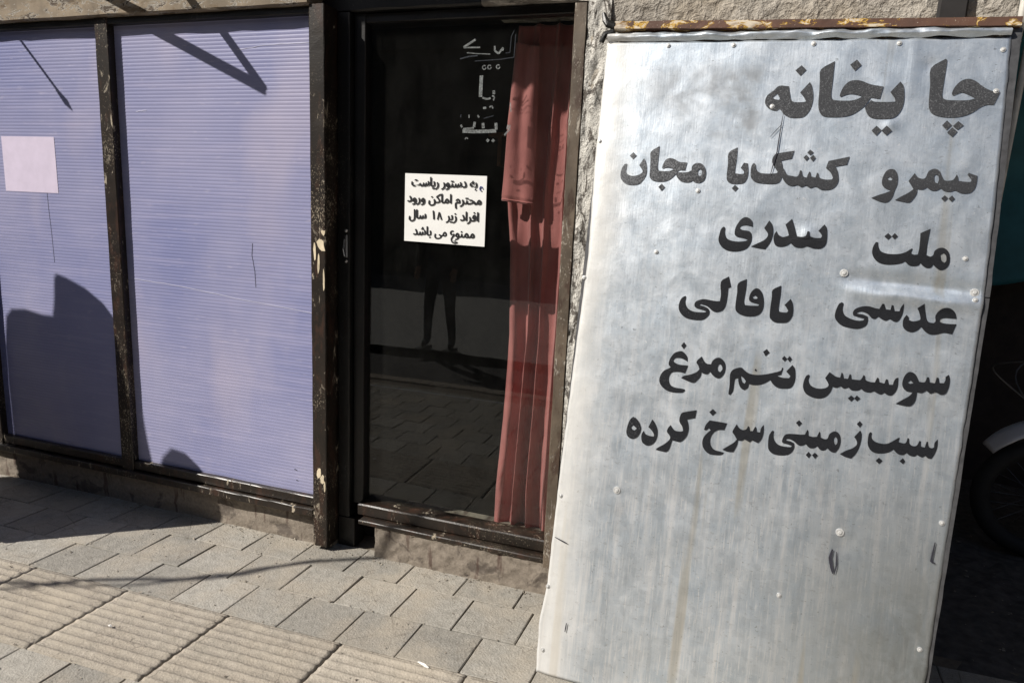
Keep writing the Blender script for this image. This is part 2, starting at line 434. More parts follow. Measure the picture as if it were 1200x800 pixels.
LETTERS = [('w1b',[[[(14,1917),(31,1932),(46,1947),(74,1945),(79,1924),(85,1903),(95,1897),(120,1897),(126,1899),(120,1910),(107,1926),(131,1957),(139,1943),(145,1916),(145,1893),(139,1870),(126,1853),(109,1849),(87,1850),(68,1860),(57,1874),(52,1876),(47,1870),(32,1873),(18,1882),(10,1897)],[(31,1911),(43,1923),(51,1909),(49,1904),(38,1906)]],[[(103,2008),(118,1993),(103,1976),(87,1993)]],[[(158,1994),(194,2018),(194,1988),(194,1950),(194,1919),(198,1905),(209,1901),(244,1900),(264,1904),(278,1912),(259,1918),(242,1919),(229,1915),(220,1911),(217,1915),(220,1930),(229,1948),(242,1958),(259,1960),(276,1956),(297,1947),(331,1939),(325,1904),(301,1908),(290,1888),(274,1871),(255,1858),(232,1852),(200,1851),(179,1854),(167,1866),(161,1889),(160,1923),(158,1962)]],[[(253,2021),(267,2004),(251,1987),(236,2006)]],[[(350,1923),(373,1954),(383,1940),(388,1910),(387,1884),(379,1862),(364,1848),(338,1846),(310,1849),(296,1860),(287,1881),(302,1901),(312,1896),(346,1895),(366,1896),(363,1906)]],[[(324,1826),(338,1813),(326,1797),(312,1812)]],[[(350,1826),(365,1812),(352,1798),(338,1812)]]]),('w1a',[[[(448,1993),(482,2018),(487,2013),(486,1976),(484,1935),(484,1913),(489,1903),(502,1900),(529,1899),(551,1900),(566,1905),(550,1914),(533,1921),(522,1917),(512,1912),(507,1917),(510,1932),(519,1947),(531,1957),(546,1960),(563,1953),(580,1939),(600,1927),(625,1921),(613,1886),(596,1886),(581,1879),(566,1866),(550,1857),(529,1851),(501,1850),(478,1854),(461,1863),(453,1879),(451,1903),(450,1945)]],[[(502,1842),(516,1828),(504,1814),(491,1828)]],[[(530,1840),(545,1828),(531,1815),(518,1826)]],[[(517,1822),(531,1810),(520,1795),(505,1808)]]]),('w2c',[[[(-400,1698),(-391,1700),(-392,1685),(-392,1673),(-384,1665),(-369,1661),(-351,1665),(-340,1673),(-340,1680),(-352,1696),(-339,1719),(-331,1707),(-326,1686),(-326,1666),(-335,1647),(-347,1635),(-366,1631),(-387,1634),(-402,1645),(-409,1660),(-408,1681)]],[[(-375,1738),(-363,1727),(-374,1715),(-386,1726)]],[[(-319,1740),(-293,1759),(-293,1741),(-293,1711),(-292,1690),(-288,1680),(-270,1679),(-253,1680),(-241,1686),(-254,1690),(-266,1690),(-274,1687),(-279,1689),(-276,1702),(-269,1716),(-257,1721),(-243,1718),(-225,1709),(-202,1708),(-206,1683),(-225,1682),(-235,1668),(-250,1653),(-267,1646),(-290,1645),(-307,1650),(-315,1661),(-316,1684),(-318,1716)]],[[(-233,1668),(-227,1676),(-212,1676),(-196,1678),(-186,1684),(-186,1696),(-178,1705),(-165,1707),(-153,1702),(-144,1688),(-141,1671),(-145,1653),(-158,1644),(-172,1646),(-180,1651),(-187,1646),(-201,1645),(-215,1648),(-226,1657)],[(-166,1682),(-161,1688),(-155,1683),(-154,1672),(-159,1666),(-165,1671)]],[[(-274,1639),(-263,1628),(-273,1616),(-284,1628)]]]),('w2b',[[[(-80,1741),(-55,1758),(-54,1730),(-55,1698),(-55,1678),(-41,1676),(-30,1677),(-29,1683),(-40,1695),(-32,1711),(-20,1709),(-16,1685),(-17,1664),(-25,1649),(-38,1645),(-62,1645),(-76,1655),(-79,1676),(-79,1708)]],[[(-51,1642),(-40,1632),(-49,1621),(-60,1631)]],[[(-3,1711),(3,1705),(6,1692),(18,1681),(41,1679),(65,1681),(68,1685),(49,1714),(54,1737),(70,1743),(109,1750),(104,1726),(75,1719),(81,1701),(82,1677),(79,1659),(67,1649),(34,1648),(8,1652),(-7,1666),(-10,1688),(-8,1704)]],[[(74,1706),(85,1694),(96,1677),(109,1674),(122,1672),(128,1678),(130,1691),(135,1691),(140,1675),(151,1670),(153,1679),(156,1688),(160,1687),(163,1674),(175,1671),(178,1685),(182,1684),(187,1671),(202,1666),(220,1667),(223,1672),(215,1687),(201,1700),(206,1721),(262,1735),(257,1711),(227,1705),(235,1688),(239,1664),(233,1647),(220,1637),(196,1635),(179,1644),(165,1639),(152,1646),(140,1641),(128,1647),(114,1643),(99,1648),(87,1660),(80,1677)]],[[(152,1754),(163,1746),(154,1737),(145,1745)]],[[(143,1738),(152,1730),(145,1720),(136,1730)]],[[(162,1739),(170,1730),(163,1719),(154,1729)]]]),('w2a',[[[(376,1701),(386,1697),(394,1681),(395,1657),(390,1639),(385,1618),(373,1604),(354,1606),(331,1616),(349,1625),(367,1632),(380,1639),(366,1644),(356,1654),(354,1671),(359,1689),(366,1698)],[(367,1673),(373,1678),(381,1672),(378,1668),(372,1669)]],[[(436,1691),(445,1679),(458,1675),(465,1680),(469,1695),(479,1703),(489,1704),(499,1697),(505,1684),(513,1672),(525,1672),(534,1675),(541,1690),(545,1682),(547,1672),(561,1670),(576,1670),(578,1673),(577,1677),(567,1690),(570,1695),(592,1687),(592,1666),(588,1649),(577,1638),(557,1637),(542,1644),(531,1640),(515,1642),(506,1649),(495,1642),(482,1643),(471,1651),(461,1644),(447,1645),(447,1632),(440,1617),(431,1606),(412,1608),(393,1612),(408,1623),(425,1634),(437,1645),(422,1668)],[(486,1681),(489,1688),(496,1684),(498,1672),(496,1663),(489,1667)]],[[(517,1630),(526,1622),(518,1612),(509,1621)]],[[(535,1630),(543,1621),(536,1612),(527,1621)]]]),('w3b',[[[(-71,1512),(-66,1507),(-65,1490),(-58,1476),(-42,1469),(-21,1468),(-3,1471),(4,1475),(-10,1479),(-28,1482),(-37,1491),(-36,1511),(-27,1530),(-16,1542),(-3,1543),(11,1532),(14,1515),(-5,1519),(-19,1516),(-24,1510),(-15,1504),(3,1502),(12,1494),(15,1475),(9,1456),(-3,1444),(-26,1437),(-51,1438),(-70,1448),(-82,1466),(-82,1486),(-78,1505)]],[[(59,1537),(69,1525),(74,1504),(72,1482),(66,1465),(56,1449),(35,1451),(14,1455),(31,1465),(48,1475),(58,1486),(59,1497),(47,1513)]],[[(83,1506),(90,1495),(102,1489),(113,1492),(119,1495),(113,1512),(106,1527),(123,1545),(130,1528),(137,1507),(142,1493),(157,1492),(166,1496),(169,1510),(175,1509),(177,1495),(191,1491),(208,1492),(210,1499),(205,1507),(199,1513),(214,1533),(222,1521),(225,1493),(223,1473),(211,1461),(191,1460),(172,1465),(160,1460),(140,1461),(126,1472),(116,1464),(99,1459),(84,1463),(77,1479),(77,1494)]]]),('w3a',[[[(356,1489),(362,1488),(364,1476),(371,1463),(386,1457),(404,1456),(420,1458),(435,1464),(449,1475),(452,1474),(449,1462),(456,1458),(466,1459),(468,1475),(468,1502),(467,1520),(491,1534),(490,1517),(488,1490),(488,1468),(488,1459),(498,1455),(505,1460),(507,1471),(515,1479),(526,1482),(537,1477),(545,1465),(548,1445),(545,1431),(536,1421),(525,1419),(512,1428),(508,1433),(503,1424),(493,1422),(483,1427),(475,1435),(471,1428),(459,1425),(447,1427),(436,1437),(427,1431),(411,1427),(391,1425),(370,1429),(356,1441),(349,1457),(350,1475)],[(523,1461),(530,1467),(537,1460),(539,1446),(535,1440),(527,1446)]],[[(385,1516),(395,1507),(387,1497),(376,1506)]],[[(402,1517),(411,1508),(403,1499),(395,1507)]]]),('w4b',[[[(-164,1289),(-161,1285),(-162,1268),(-154,1252),(-138,1243),(-119,1241),(-99,1243),(-96,1246),(-110,1250),(-128,1254),(-134,1264),(-129,1275),(-110,1283),(-91,1282),(-71,1280),(-59,1281),(-58,1302),(-62,1341),(-40,1359),(-30,1327),(-38,1323),(-38,1297),(-40,1270),(-48,1253),(-65,1246),(-79,1250),(-95,1262),(-115,1267),(-119,1263),(-104,1261),(-89,1253),(-86,1239),(-93,1227),(-106,1218),(-129,1216),(-155,1220),(-173,1233),(-181,1251),(-179,1272),(-172,1284)]],[[(-11,1340),(13,1355),(14,1331),(13,1308),(12,1285),(16,1275),(36,1275),(54,1277),(56,1281),(41,1284),(29,1288),(25,1297),(29,1315),(40,1328),(52,1327),(63,1313),(69,1289),(68,1266),(60,1251),(43,1243),(18,1242),(-2,1249),(-11,1261),(-12,1286),(-11,1312)],[(35,1302),(42,1307),(50,1301),(47,1297),(39,1297)]],[[(90,1328),(113,1343),(114,1319),(113,1293),(113,1270),(117,1264),(135,1263),(140,1268),(135,1277),(128,1285),(143,1305),(150,1293),(154,1271),(152,1251),(142,1235),(126,1231),(106,1231),(92,1241),(89,1255),(89,1281),(90,1307)]]]),('w4a',[[[(284,1307),(289,1303),(288,1286),(295,1270),(311,1261),(330,1257),(345,1259),(348,1264),(332,1267),(318,1271),(316,1280),(322,1291),(338,1299),(356,1301),(374,1297),(384,1296),(390,1311),(395,1311),(401,1296),(413,1296),(414,1309),(419,1309),(424,1293),(436,1294),(439,1306),(445,1317),(446,1297),(443,1279),(435,1264),(425,1263),(414,1269),(404,1263),(393,1267),(384,1273),(376,1266),(366,1268),(355,1279),(339,1284),(328,1280),(327,1277),(343,1276),(356,1271),(358,1259),(354,1244),(338,1234),(317,1233),(292,1238),(276,1250),(269,1264),(271,1285),(277,1302)]],[[(455,1285),(461,1279),(462,1271),(473,1268),(487,1272),(491,1278),(485,1297),(480,1306),(496,1320),(501,1299),(507,1276),(514,1269),(525,1268),(529,1274),(527,1288),(534,1303),(546,1312),(560,1312),(574,1302),(580,1285),(566,1285),(552,1285),(541,1281),(539,1274),(547,1270),(562,1269),(581,1270),(573,1241),(553,1243),(536,1237),(520,1235),(506,1242),(495,1254),(487,1244),(474,1237),(459,1240),(449,1251),(448,1271)]]]),('w5c',[[[(-159,1115),(-147,1109),(-138,1098),(-136,1084),(-150,1091),(-164,1093),(-175,1090),(-180,1082),(-173,1076),(-159,1072),(-133,1072),(-140,1047),(-154,1049),(-170,1048),(-181,1044),(-187,1032),(-187,1018),(-180,1005),(-167,999),(-151,998),(-137,997),(-134,993),(-141,986),(-161,983),(-182,984),(-199,991),(-212,1003),(-217,1017),(-214,1034),(-205,1048),(-192,1056),(-186,1061),(-193,1069),(-192,1082),(-187,1095),(-177,1108)]],[[(-153,1144),(-145,1134),(-152,1122),(-161,1132)]],[[(-95,1105),(-86,1091),(-76,1084),(-65,1084),(-62,1094),(-54,1103),(-43,1107),(-31,1101),(-23,1089),(-21,1073),(-25,1056),(-34,1045),(-45,1044),(-57,1051),(-65,1061),(-71,1053),(-82,1052),(-91,1056),(-92,1044),(-100,1031),(-110,1021),(-126,1023),(-150,1031),(-144,1038),(-124,1045),(-107,1054),(-98,1064),(-102,1075),(-109,1084),(-106,1093)],[(-44,1079),(-40,1088),(-33,1083),(-30,1072),(-36,1063),(-43,1068)]]]),('w5b',[[[(25,1084),(36,1076),(51,1068),(74,1067),(97,1072),(121,1080),(138,1088),(140,1097),(144,1096),(140,1075),(128,1071),(145,1067),(163,1068),(166,1074),(153,1087),(168,1108),(176,1099),(180,1078),(179,1057),(171,1040),(154,1035),(135,1035),(120,1044),(111,1056),(99,1046),(83,1038),(63,1035),(52,1037),(50,1025),(41,1016),(29,1022),(21,1038),(19,1051),(10,1046),(9,1027),(8,1009),(1,996),(-5,999),(-4,1029),(-6,1059),(-1,1072),(10,1080)],[(26,1058),(34,1053),(42,1044),(39,1036),(31,1042)]],[[(92,1148),(101,1138),(90,1126),(82,1139)]],[[(66,1085),(70,1081),(67,1077),(63,1081)]],[[(143,1133),(152,1125),(145,1116),(137,1124)]],[[(158,1134),(165,1126),(159,1116),(152,1125)]]]),('w5a2',[[[(216,1085),(219,1081),(217,1068),(224,1054),(241,1047),(260,1049),(270,1055),(272,1063),(261,1080),(271,1099),(279,1094),(289,1088),(300,1086),(302,1060),(295,1055),(284,1058),(279,1040),(268,1025),(252,1018),(233,1019),(213,1028),(204,1045),(204,1063),(209,1080)]]]),('w5a',[[[(272,1098),(282,1088),(295,1083),(301,1087),(303,1101),(307,1099),(311,1085),(322,1085),(325,1099),(329,1098),(332,1085),(348,1085),(356,1087),(362,1101),(366,1098),(369,1087),(382,1083),(393,1083),(398,1098),(402,1096),(405,1085),(418,1083),(421,1096),(426,1095),(430,1081),(440,1082),(442,1093),(446,1101),(452,1104),(453,1079),(449,1063),(440,1051),(429,1051),(421,1056),(412,1050),(400,1054),(393,1057),(383,1052),(368,1054),(360,1060),(351,1054),(335,1053),(326,1060),(315,1055),(305,1061),(294,1055),(282,1058),(274,1066)]],[[(335,1038),(345,1031),(337,1020),(327,1028)]],[[(350,1040),(360,1032),(352,1023),(344,1030)]],[[(482,1124),(493,1119),(500,1108),(504,1099),(514,1098),(520,1101),(523,1114),(528,1114),(531,1100),(544,1099),(547,1116),(552,1115),(555,1101),(566,1102),(569,1111),(569,1120),(576,1127),(580,1113),(579,1091),(573,1073),(561,1069),(549,1074),(536,1068),(525,1076),(515,1068),(502,1068),(502,1054),(499,1039),(490,1027),(473,1026),(452,1029),(468,1042),(484,1055),(492,1067),(477,1068),(467,1076),(463,1089),(466,1108),(473,1120)],[(476,1093),(483,1100),(491,1093),(483,1090)]]]),('w6d',[[[(-286,890),(-275,885),(-264,873),(-257,857),(-259,840),(-268,825),(-282,819),(-296,824),(-303,839),(-301,859),(-295,879)],[(-289,855),(-283,863),(-271,854),(-277,847),(-284,849)]],[[(-248,850),(-243,842),(-232,837),(-215,836),(-215,843),(-223,854),(-235,864),(-225,890),(-215,878),(-206,860),(-204,841),(-209,821),(-221,808),(-235,805),(-249,813),(-254,829),(-253,841)]],[[(-167,880),(-160,871),(-150,864),(-134,864),(-127,867),(-131,880),(-142,896),(-139,919),(-129,926),(-93,937),(-95,912),(-119,904),(-114,892),(-111,874),(-114,854),(-123,839),(-133,831),(-147,832),(-157,833),(-160,819),(-163,805),(-171,794),(-187,794),(-205,796),(-198,804),(-182,816),(-170,828),(-164,838),(-167,847),(-176,857),(-174,869)]]]),('w6c',[[[(-51,911),(-27,910),(1,909),(-5,887),(-22,885),(-34,876),(-42,861),(-43,844),(-37,830),(-26,822),(-10,820),(1,818),(-6,810),(-24,807),(-43,808),(-59,820),(-66,838),(-64,855),(-55,870),(-45,881),(-51,886),(-58,879),(-65,880),(-61,896)]],[[(-45,947),(-34,938),(-44,926),(-55,936)]],[[(29,910),(37,900),(48,895),(58,899),(62,909),(66,907),(69,895),(77,896),(82,910),(86,908),(89,895),(98,895),(100,909),(106,919),(108,899),(105,877),(96,862),(86,865),(79,868),(72,861),(62,865),(56,868),(49,862),(38,862),(36,845),(28,824),(11,823),(-5,827),(12,841),(26,853),(34,864),(26,876),(19,886)]]]),('w6b',[[[(133,906),(137,904),(137,888),(143,874),(155,865),(172,863),(187,864),(191,868),(179,871),(165,873),(162,879),(165,892),(173,901),(192,904),(211,905),(223,907),(228,922),(231,919),(233,905),(244,903),(256,905),(261,921),(264,918),(266,905),(277,901),(285,904),(289,918),(300,927),(310,926),(318,916),(321,898),(318,880),(310,866),(301,866),(292,871),(288,876),(280,868),(269,868),(260,877),(250,870),(238,870),(228,879),(217,872),(206,874),(194,883),(182,887),(174,886),(173,882),(185,881),(196,877),(198,864),(193,850),(182,840),(163,835),(142,836),(128,846),(124,863),(124,887),(129,901)],[(302,905),(306,912),(311,906),(312,894),(308,888),(304,894)]],[[(203,947),(212,939),(204,928),(195,938)]],[[(238,858),(246,850),(240,839),(231,847)]],[[(255,858),(264,851),(257,840),(248,849)]]]),('w6a2',[[[(369,940),(374,928),(374,908),(370,887),(363,869),(353,855),(336,858),(322,864),(337,876),(354,886),(364,898),(362,909),(355,919)]],[[(365,967),(373,959),(367,948),(358,957)]]]),('w6a',[[[(395,939),(400,937),(400,924),(409,914),(426,910),(442,912),(455,921),(468,932),(472,934),(470,921),(483,919),(489,922),(492,936),(496,934),(498,921),(507,915),(517,918),(522,932),(526,931),(527,917),(537,915),(540,932),(543,933),(547,919),(554,916),(560,919),(560,932),(567,943),(568,922),(564,902),(557,886),(549,886),(541,892),(534,886),(525,889),(521,892),(514,886),(502,887),(494,893),(486,886),(474,886),(464,893),(460,898),(450,889),(435,883),(414,881),(400,888),(392,903),(391,923),(392,933)]],[[(425,869),(435,861),(427,851),(417,859)]],[[(486,877),(492,869),(488,860),(478,867)]]])]

OFF = {}
_build = MB.build
def build_off(s, name, mat, parent=None, smooth=False, loc=None, normals=True, label=None, kind=None):
    o = _build(s, name, mat, parent, smooth, None, normals)
    if loc is not None: o.location = loc
    elif parent is not None and parent.name in OFF: o.location = OFF[parent.name]
    if label: o['label'] = label
    if kind: o['kind'] = kind
    return o
MB.build = build_off
def root(name, label, cat, loc, group=None):
    r = thing(name, label, cat, loc, group)
    OFF[r.name] = -Vector(loc)
    return r
def b1(name, mat, parent, *a, label=None, rough=0.0, seg=1, **kw):
    mb = MB(); mb.box(*a, **kw)
    return mb.build(name, M[mat], parent, label=label)

def rail(name, mat, parent, x0, x1, y0, y1, z0, z1, n=14, amp=0.0015, axis='x', bev=0.003, seed=1.0, label=None):
    """a bar cut into short lengths so that its edges are never dead straight"""
    mb = MB(); ring = []
    L = (x0, x1) if axis == 'x' else (z0, z1)
    for i in range(n + 1):
        t = L[0] + (L[1] - L[0]) * i / n
        a0, a1, b0, b1_ = (y0, y1, z0, z1) if axis == 'x' else (x0, x1, y0, y1)
        pts = [(a0 + bev, b0), (a1 - bev, b0), (a1, b0 + bev), (a1, b1_ - bev), (a1 - bev, b1_), (a0 + bev, b1_), (a0, b1_ - bev), (a0, b0 + bev)]
        vs = []
        for j, (p, q) in enumerate(pts):
            nn = noise.noise_vector(Vector((t * 9 + seed, j * 3.1 + seed, seed * 2))) * amp
            co = (t, p + nn.x, q + nn.y) if axis == 'x' else (p + nn.x, q + nn.y, t)
            vs.append(mb.bm.verts.new(co))
        ring.append(vs)
    for i in range(n):
        for j in range(8):
            mb.bm.faces.new((ring[i][j], ring[i][(j + 1) % 8], ring[i + 1][(j + 1) % 8], ring[i + 1][j]))
    mb.bm.faces.new(ring[0]); mb.bm.faces.new(ring[-1])
    return mb.build(name, M[mat], parent, label=label)

# ================================================================== GROUND
def flat(name, mat, x0, x1, y0, y1, z, nx=1, ny=1, amp=0.0):
    mb = MB()
    mb.grid(lambda a, b: Vector((x0 + (x1 - x0) * a, y0 + (y1 - y0) * b, z + (noise.noise(Vector((a * 40, b * 40, z))) * amp if amp else 0))), nx, ny)
    o = mb.build(name, M[mat], None, normals=False); o['kind'] = 'structure'
    return o
flat('ground', 'asphalt', -150, 150, -150, 150, -0.16)
pavement = flat('pavement', 'joint_dirt', -12, 12, -0.15, 2.62, -0.007, 240, 50, 0.006)
b1('kerb', 'stained_concrete', None, -12, 12, -0.30, -0.152, -0.17, 0.004, bevel=0.01)['kind'] = 'structure'
alley = flat('alley_ground', 'alley_dirt', 0.67, 5.2, 2.50, 9.0, -0.006, 60, 80, 0.016)
flat('drainage_channel', 'dark_interior', -60, 60, -1.748, -0.302, -0.150)
road_edge = flat('road', 'pale_road', -60, 60, -9.0, -1.75, -0.06)

SH, SK = 0.035, 0.031
def PQ(p, q):
    return Vector((p + SH * (q - 2.1), q + SK * (p + 0.8), 0))
def paver_mesh(name, w, d, seed):
    r = random.Random(seed); g = 0.0029; bm = bmesh.new()
    def ring(ins, z):
        out = []
        for sx, sy in ((-1, -1), (1, -1), (1, 1), (-1, 1)):
            jx, jy = r.uniform(-.0012, .0012), r.uniform(-.0012, .0012)
            lx, ly = sx * (w / 2 - g - ins) + jx, sy * (d / 2 - 0.0008 - ins) + jy
            out.append(bm.verts.new((lx + SH * ly, ly + SK * lx, z + (r.uniform(-.0012, 0.0012) if ins else 0))))
        return out
    a, b_, c = ring(0, -0.05), ring(0, -0.0022), ring(0.0026, 0.0)
    for u, v in ((a, b_), (b_, c)):
        for i in range(4): bm.faces.new((u[i], u[(i + 1) % 4], v[(i + 1) % 4], v[i]))
    bm.faces.new(c)
    me = bpy.data.meshes.new(name); bm.to_mesh(me); bm.free()
    me.materials.append(M['paver_concrete']); return me
ROWS = [(2.29, 2.50, 0.248, -0.714), (2.078, 2.29, 0.243, -0.629), (1.869, 2.078, 0.2345, -0.747)]
q = 1.475
ROWB = []
ph = -1.91
i = 0
while q > 0.05:
    ROWB.append((q - 0.205, q, 0.222 + 0.0, ph)); q -= 0.205; ph += 0.111 if i % 2 == 0 else -0.111; i += 1
stuff = MB()
def lay_row(q0, q1, pitch, phase, x0, x1, single):
    k0 = math.ceil((x0 - phase) / pitch); k1 = math.floor((x1 - phase) / pitch)
    meshes = [paver_mesh('paver', pitch, q1 - q0, hash((round(q0 * 1000), s)) % 9999) for s in range(4)] if single else None
    for kk in range(k0, k1):
        c = PQ(phase + (kk + 0.5) * pitch, (q0 + q1) / 2)
        zz = rng.uniform(-0.0012, 0.0012)
        if single:
            o = link(bpy.data.objects.new('paver', meshes[kk % 4])); o.parent = pavement
            o.location = (c.x, c.y, zz); o.rotation_euler = (rng.uniform(-.008, .008), rng.uniform(-.007, .007), rng.uniform(-.006, .006))
        else:
            mtx = Matrix.Translation((c.x, c.y, zz)) @ Matrix(((1, SH, 0, 0), (SK, 1, 0, 0), (0, 0, 1, 0), (0, 0, 0, 1)))
            stuff.box(-pitch / 2 + .0045, pitch / 2 - .0045, -(q1 - q0) / 2 + .002, (q1 - q0) / 2 - .002, -0.05, 0, mtx=mtx)
for rrow in ROWS + ROWB[:3]:
    lay_row(*rrow, -4.7, 1.25, True)
    lay_row(*rrow, -11.5, -4.7, False); lay_row(*rrow, 1.25, 6.5, False)
for rrow in ROWB[3:]:
    lay_row(*rrow, -11.5, 6.5, False)
o = stuff.build('paving_beyond', M['paver_concrete'], pavement); o['kind'] = 'stuff'

def tactile_mesh(seed):
    w, d = 0.465, 0.394; r = random.Random(seed); mb = MB()
    nr = 10; ny = nr * 8; nx = 30; g = 0.004
    def f(a, b):
        lx = (a - .5) * (w - 2 * g) + (0.0012 * noise.noise(Vector((b * 30, seed, 0))) if a in (0, 1) else 0); ly = (b - .5) * (d - 0.002)
        ph_ = (b * nr) % 1.0
        hgt = 0.0068 * max(0.0, math.sin(math.pi * min(1, max(0, (ph_ - .22) / .46)))) ** 0.8
        er = noise.noise(Vector((lx * 16 + seed * 7, ly * 34, seed))) ; er2 = noise.noise(Vector((lx * 60 + seed, ly * 90, 3)))
        hgt *= max(0.25, min(1.1, 0.95 + er * 0.55 + er2 * 0.35))
        z = hgt + er2 * 0.0012
        if a < .01 or a > .99: z = 0.45 * z - 0.0005
        return Vector((lx + SH * ly, ly + SK * lx, z))
    mb.grid(f, nx, ny)
    bm = mb.bm
    edges = [e for e in bm.edges if len(e.link_faces) == 1]
    r2 = bmesh.ops.extrude_edge_only(bm, edges=edges)
    for v in [v for v in r2['geom'] if isinstance(v, bmesh.types.BMVert)]: v.co.z = -0.05
    me = bpy.data.meshes.new('tactile_tile'); bmesh.ops.recalc_face_normals(bm, faces=bm.faces); bm.to_mesh(me); bm.free()
    for p in me.polygons: p.use_smooth = True
    me.materials.append(M['tactile_concrete']); return me
TM = [tactile_mesh(s) for s in (1, 2, 3)]
for kk in range(-8, 5):
    c = PQ(-1.18 + (kk + .5) * 0.465, (1.475 + 1.869) / 2)
    o = link(bpy.data.objects.new('tactile_tile', TM[kk % 3])); o.parent = pavement
    o.location = (c.x, c.y, rng.uniform(-.001, .001)); o.rotation_euler = (0, 0, rng.uniform(-.004, .004))

# grit lying in the joints and along the plinth
mb = MB()
def chip(p, s):
    bm = mb.bm
    v = [bm.verts.new(p + Vector((rng.uniform(-1, 1), rng.uniform(-1, 1), rng.uniform(0, .8))) * s) for _ in range(5)]
    for a, b_, c in ((0, 1, 2), (0, 2, 3), (0, 3, 4), (0, 4, 1), (1, 2, 3), (1, 3, 4)):
        bm.faces.new((v[a], v[b_], v[c]))
for _ in range(1500):
    x = rng.uniform(-3.6, -0.4)
    if rng.random() < 0.5: y = 2.425 - abs(rng.gauss(0, 0.03))
    elif rng.random() < .35:
        qq = rng.choice([2.29, 2.078, 1.869, 1.475]); y = PQ(x, qq + rng.gauss(0, .006)).y
    else: y = rng.uniform(1.2, 2.4)
    chip(Vector((x, y, 0.001)), abs(rng.gauss(0, 0.0030)) + 0.001)
for _ in range(350):
    chip(Vector((rng.uniform(0.68, 2.4), rng.uniform(2.45, 4.2), 0.004)), abs(rng.gauss(0, 0.006)) + 0.002)
o = mb.build('grit', M['pebble'], None, normals=False); o['kind'] = 'stuff'; o['label'] = 'loose grit and small stones in the paving joints and along the wall foot'; o['category'] = 'grit'

# ================================================================== SHOP FRONT
shop = root('shop_building', 'low tea house front with lavender sheet panels, dark window and rough grey plaster', 'building', (-1.5, 2.43, 0))
# walls, closed room behind
def wallbox(name, mat, *a, label=None):
    return b1(name, mat, shop, *a, label=label)
mb = MB()
mb.grid(lambda a, b: Vector((-0.578 + a * (0.655 + 0.578), 2.40 + 0.008 * noise.noise(Vector((a * 14, b * 30, 1))) + 0.004 * noise.noise(Vector((a * 60, b * 120, 4))), 2.62 * b - 0.02)), 160, 240)
pier = mb.build('wall', M['rough_plaster'], shop, smooth=True, normals=True, label='rough grey plaster wall behind the metal board')
MBx = MB(); MBx.box(-0.578, 0.452, 2.412, 2.75, -0.02, 2.60); MBx.box(0.528, 0.655, 2.412, 2.75, -0.02, 2.60); MBx.box(0.452, 0.528, 2.50, 2.75, -0.02, 2.60)
MBx.build('pier_core', M['rough_plaster'], shop)
# dark strip laid on the plaster to paint the shade of an upright chase
b1('chase_shade', 'dark_interior', shop, 0.452, 0.528, 2.376, 2.397, 2.02, 2.6, bevel=0.006)
mb = MB(); mb.grid(lambda a, b: Vector((-0.579 + 0.078 * a, 2.392 + 0.010 * noise.noise(Vector((a * 3, b * 28, 9))) + 0.004 * noise.noise(Vector((a * 9, b * 90, 2))), 0.02 + 2.2 * b)), 14, 260)
mb.build('render_strip', M['flaking_render'], shop, smooth=True, label='flaking whitish render beside the window')
# upper wall over the panels, beams
wallbox('upper_wall', 'rough_plaster', -12.0, 0.652, 2.42, 2.75, 2.602, 9.0)
wallbox('added_overhang', 'rough_plaster', -12.0, 0.652, 1.80, 2.418, 3.15, 9.0, label='unseen upper storey added over the shop front to cut sky light')  # storey added out of view to dim light from the sky
wallbox('room_roof', 'stained_concrete', -7.0, 3.0, 2.75, 7.0, 3.2, 3.4)
rail('beam', 'mottled_beam_paint', shop, -7.0, -1.672, 2.375, 2.60, 2.243, 2.60, 60, 0.004, bev=0.006, seed=3, label='mottled peeling beam over the lavender panels')
rail('beam', 'black_frame_paint', shop, -1.668, -1.002, 2.475, 2.74, 2.236, 2.60, 20, 0.003, bev=0.006, seed=9, label='beam over the dark window, coloured black for the shade on it')  # left part of the beam coloured black to hold its shade
rail('beam', 'old_beam_grey', shop, -1.0, -0.582, 2.475, 2.74, 2.236, 2.60, 26, 0.006, bev=0.006, seed=8, label='grey plastered beam over the dark window')
mb = MB(); mb.grid(lambda a, b: Vector((-0.98 + 0.402 * a, 2.43 + 0.006 * noise.noise(Vector((a * 12, b * 9, 5))), 2.214 + 0.028 * (1 - a) - 0.0 + b * 0.40)), 40, 30)
mb.build('plaster_patch', M['rough_plaster'], shop, smooth=True)
# plinth
mb = MB()
def plinth(x0, x1, y, zt, n):
    mb.grid(lambda a, b: Vector((x0 + (x1 - x0) * a, y + 0.007 * noise.noise(Vector((a * 40, b * 6, x0))) + (0.004 * noise.noise(Vector((a * 140, b * 20, x0)))), -0.03 + (zt + 0.03) * b)), n, 14)
plinth(-7.0, -1.605, 2.43, 0.152, 260); plinth(-1.392, -0.578, 2.432, 0.137, 60)
mb.build('plinth', M['stained_concrete'], shop, smooth=True, label='stained concrete plinth under the windows')
wallbox('plinth_core', 'stained_concrete', -7.0, -1.607, 2.442, 2.75, -0.03, 0.146); wallbox('plinth_core', 'stained_concrete', -1.390, -0.58, 2.444, 2.75, -0.03, 0.134)
wallbox('shade_recess', 'dark_interior', -1.606, -1.391, 2.60, 2.75, -0.03, 0.136)  # recess added and coloured dark for the post's shade on the plinth
rail('jamb_foot', 'black_frame_paint', shop, -1.600, -1.520, 2.470, 2.555, 0.0, 0.135, 6, 0.001, 'z', seed=51)

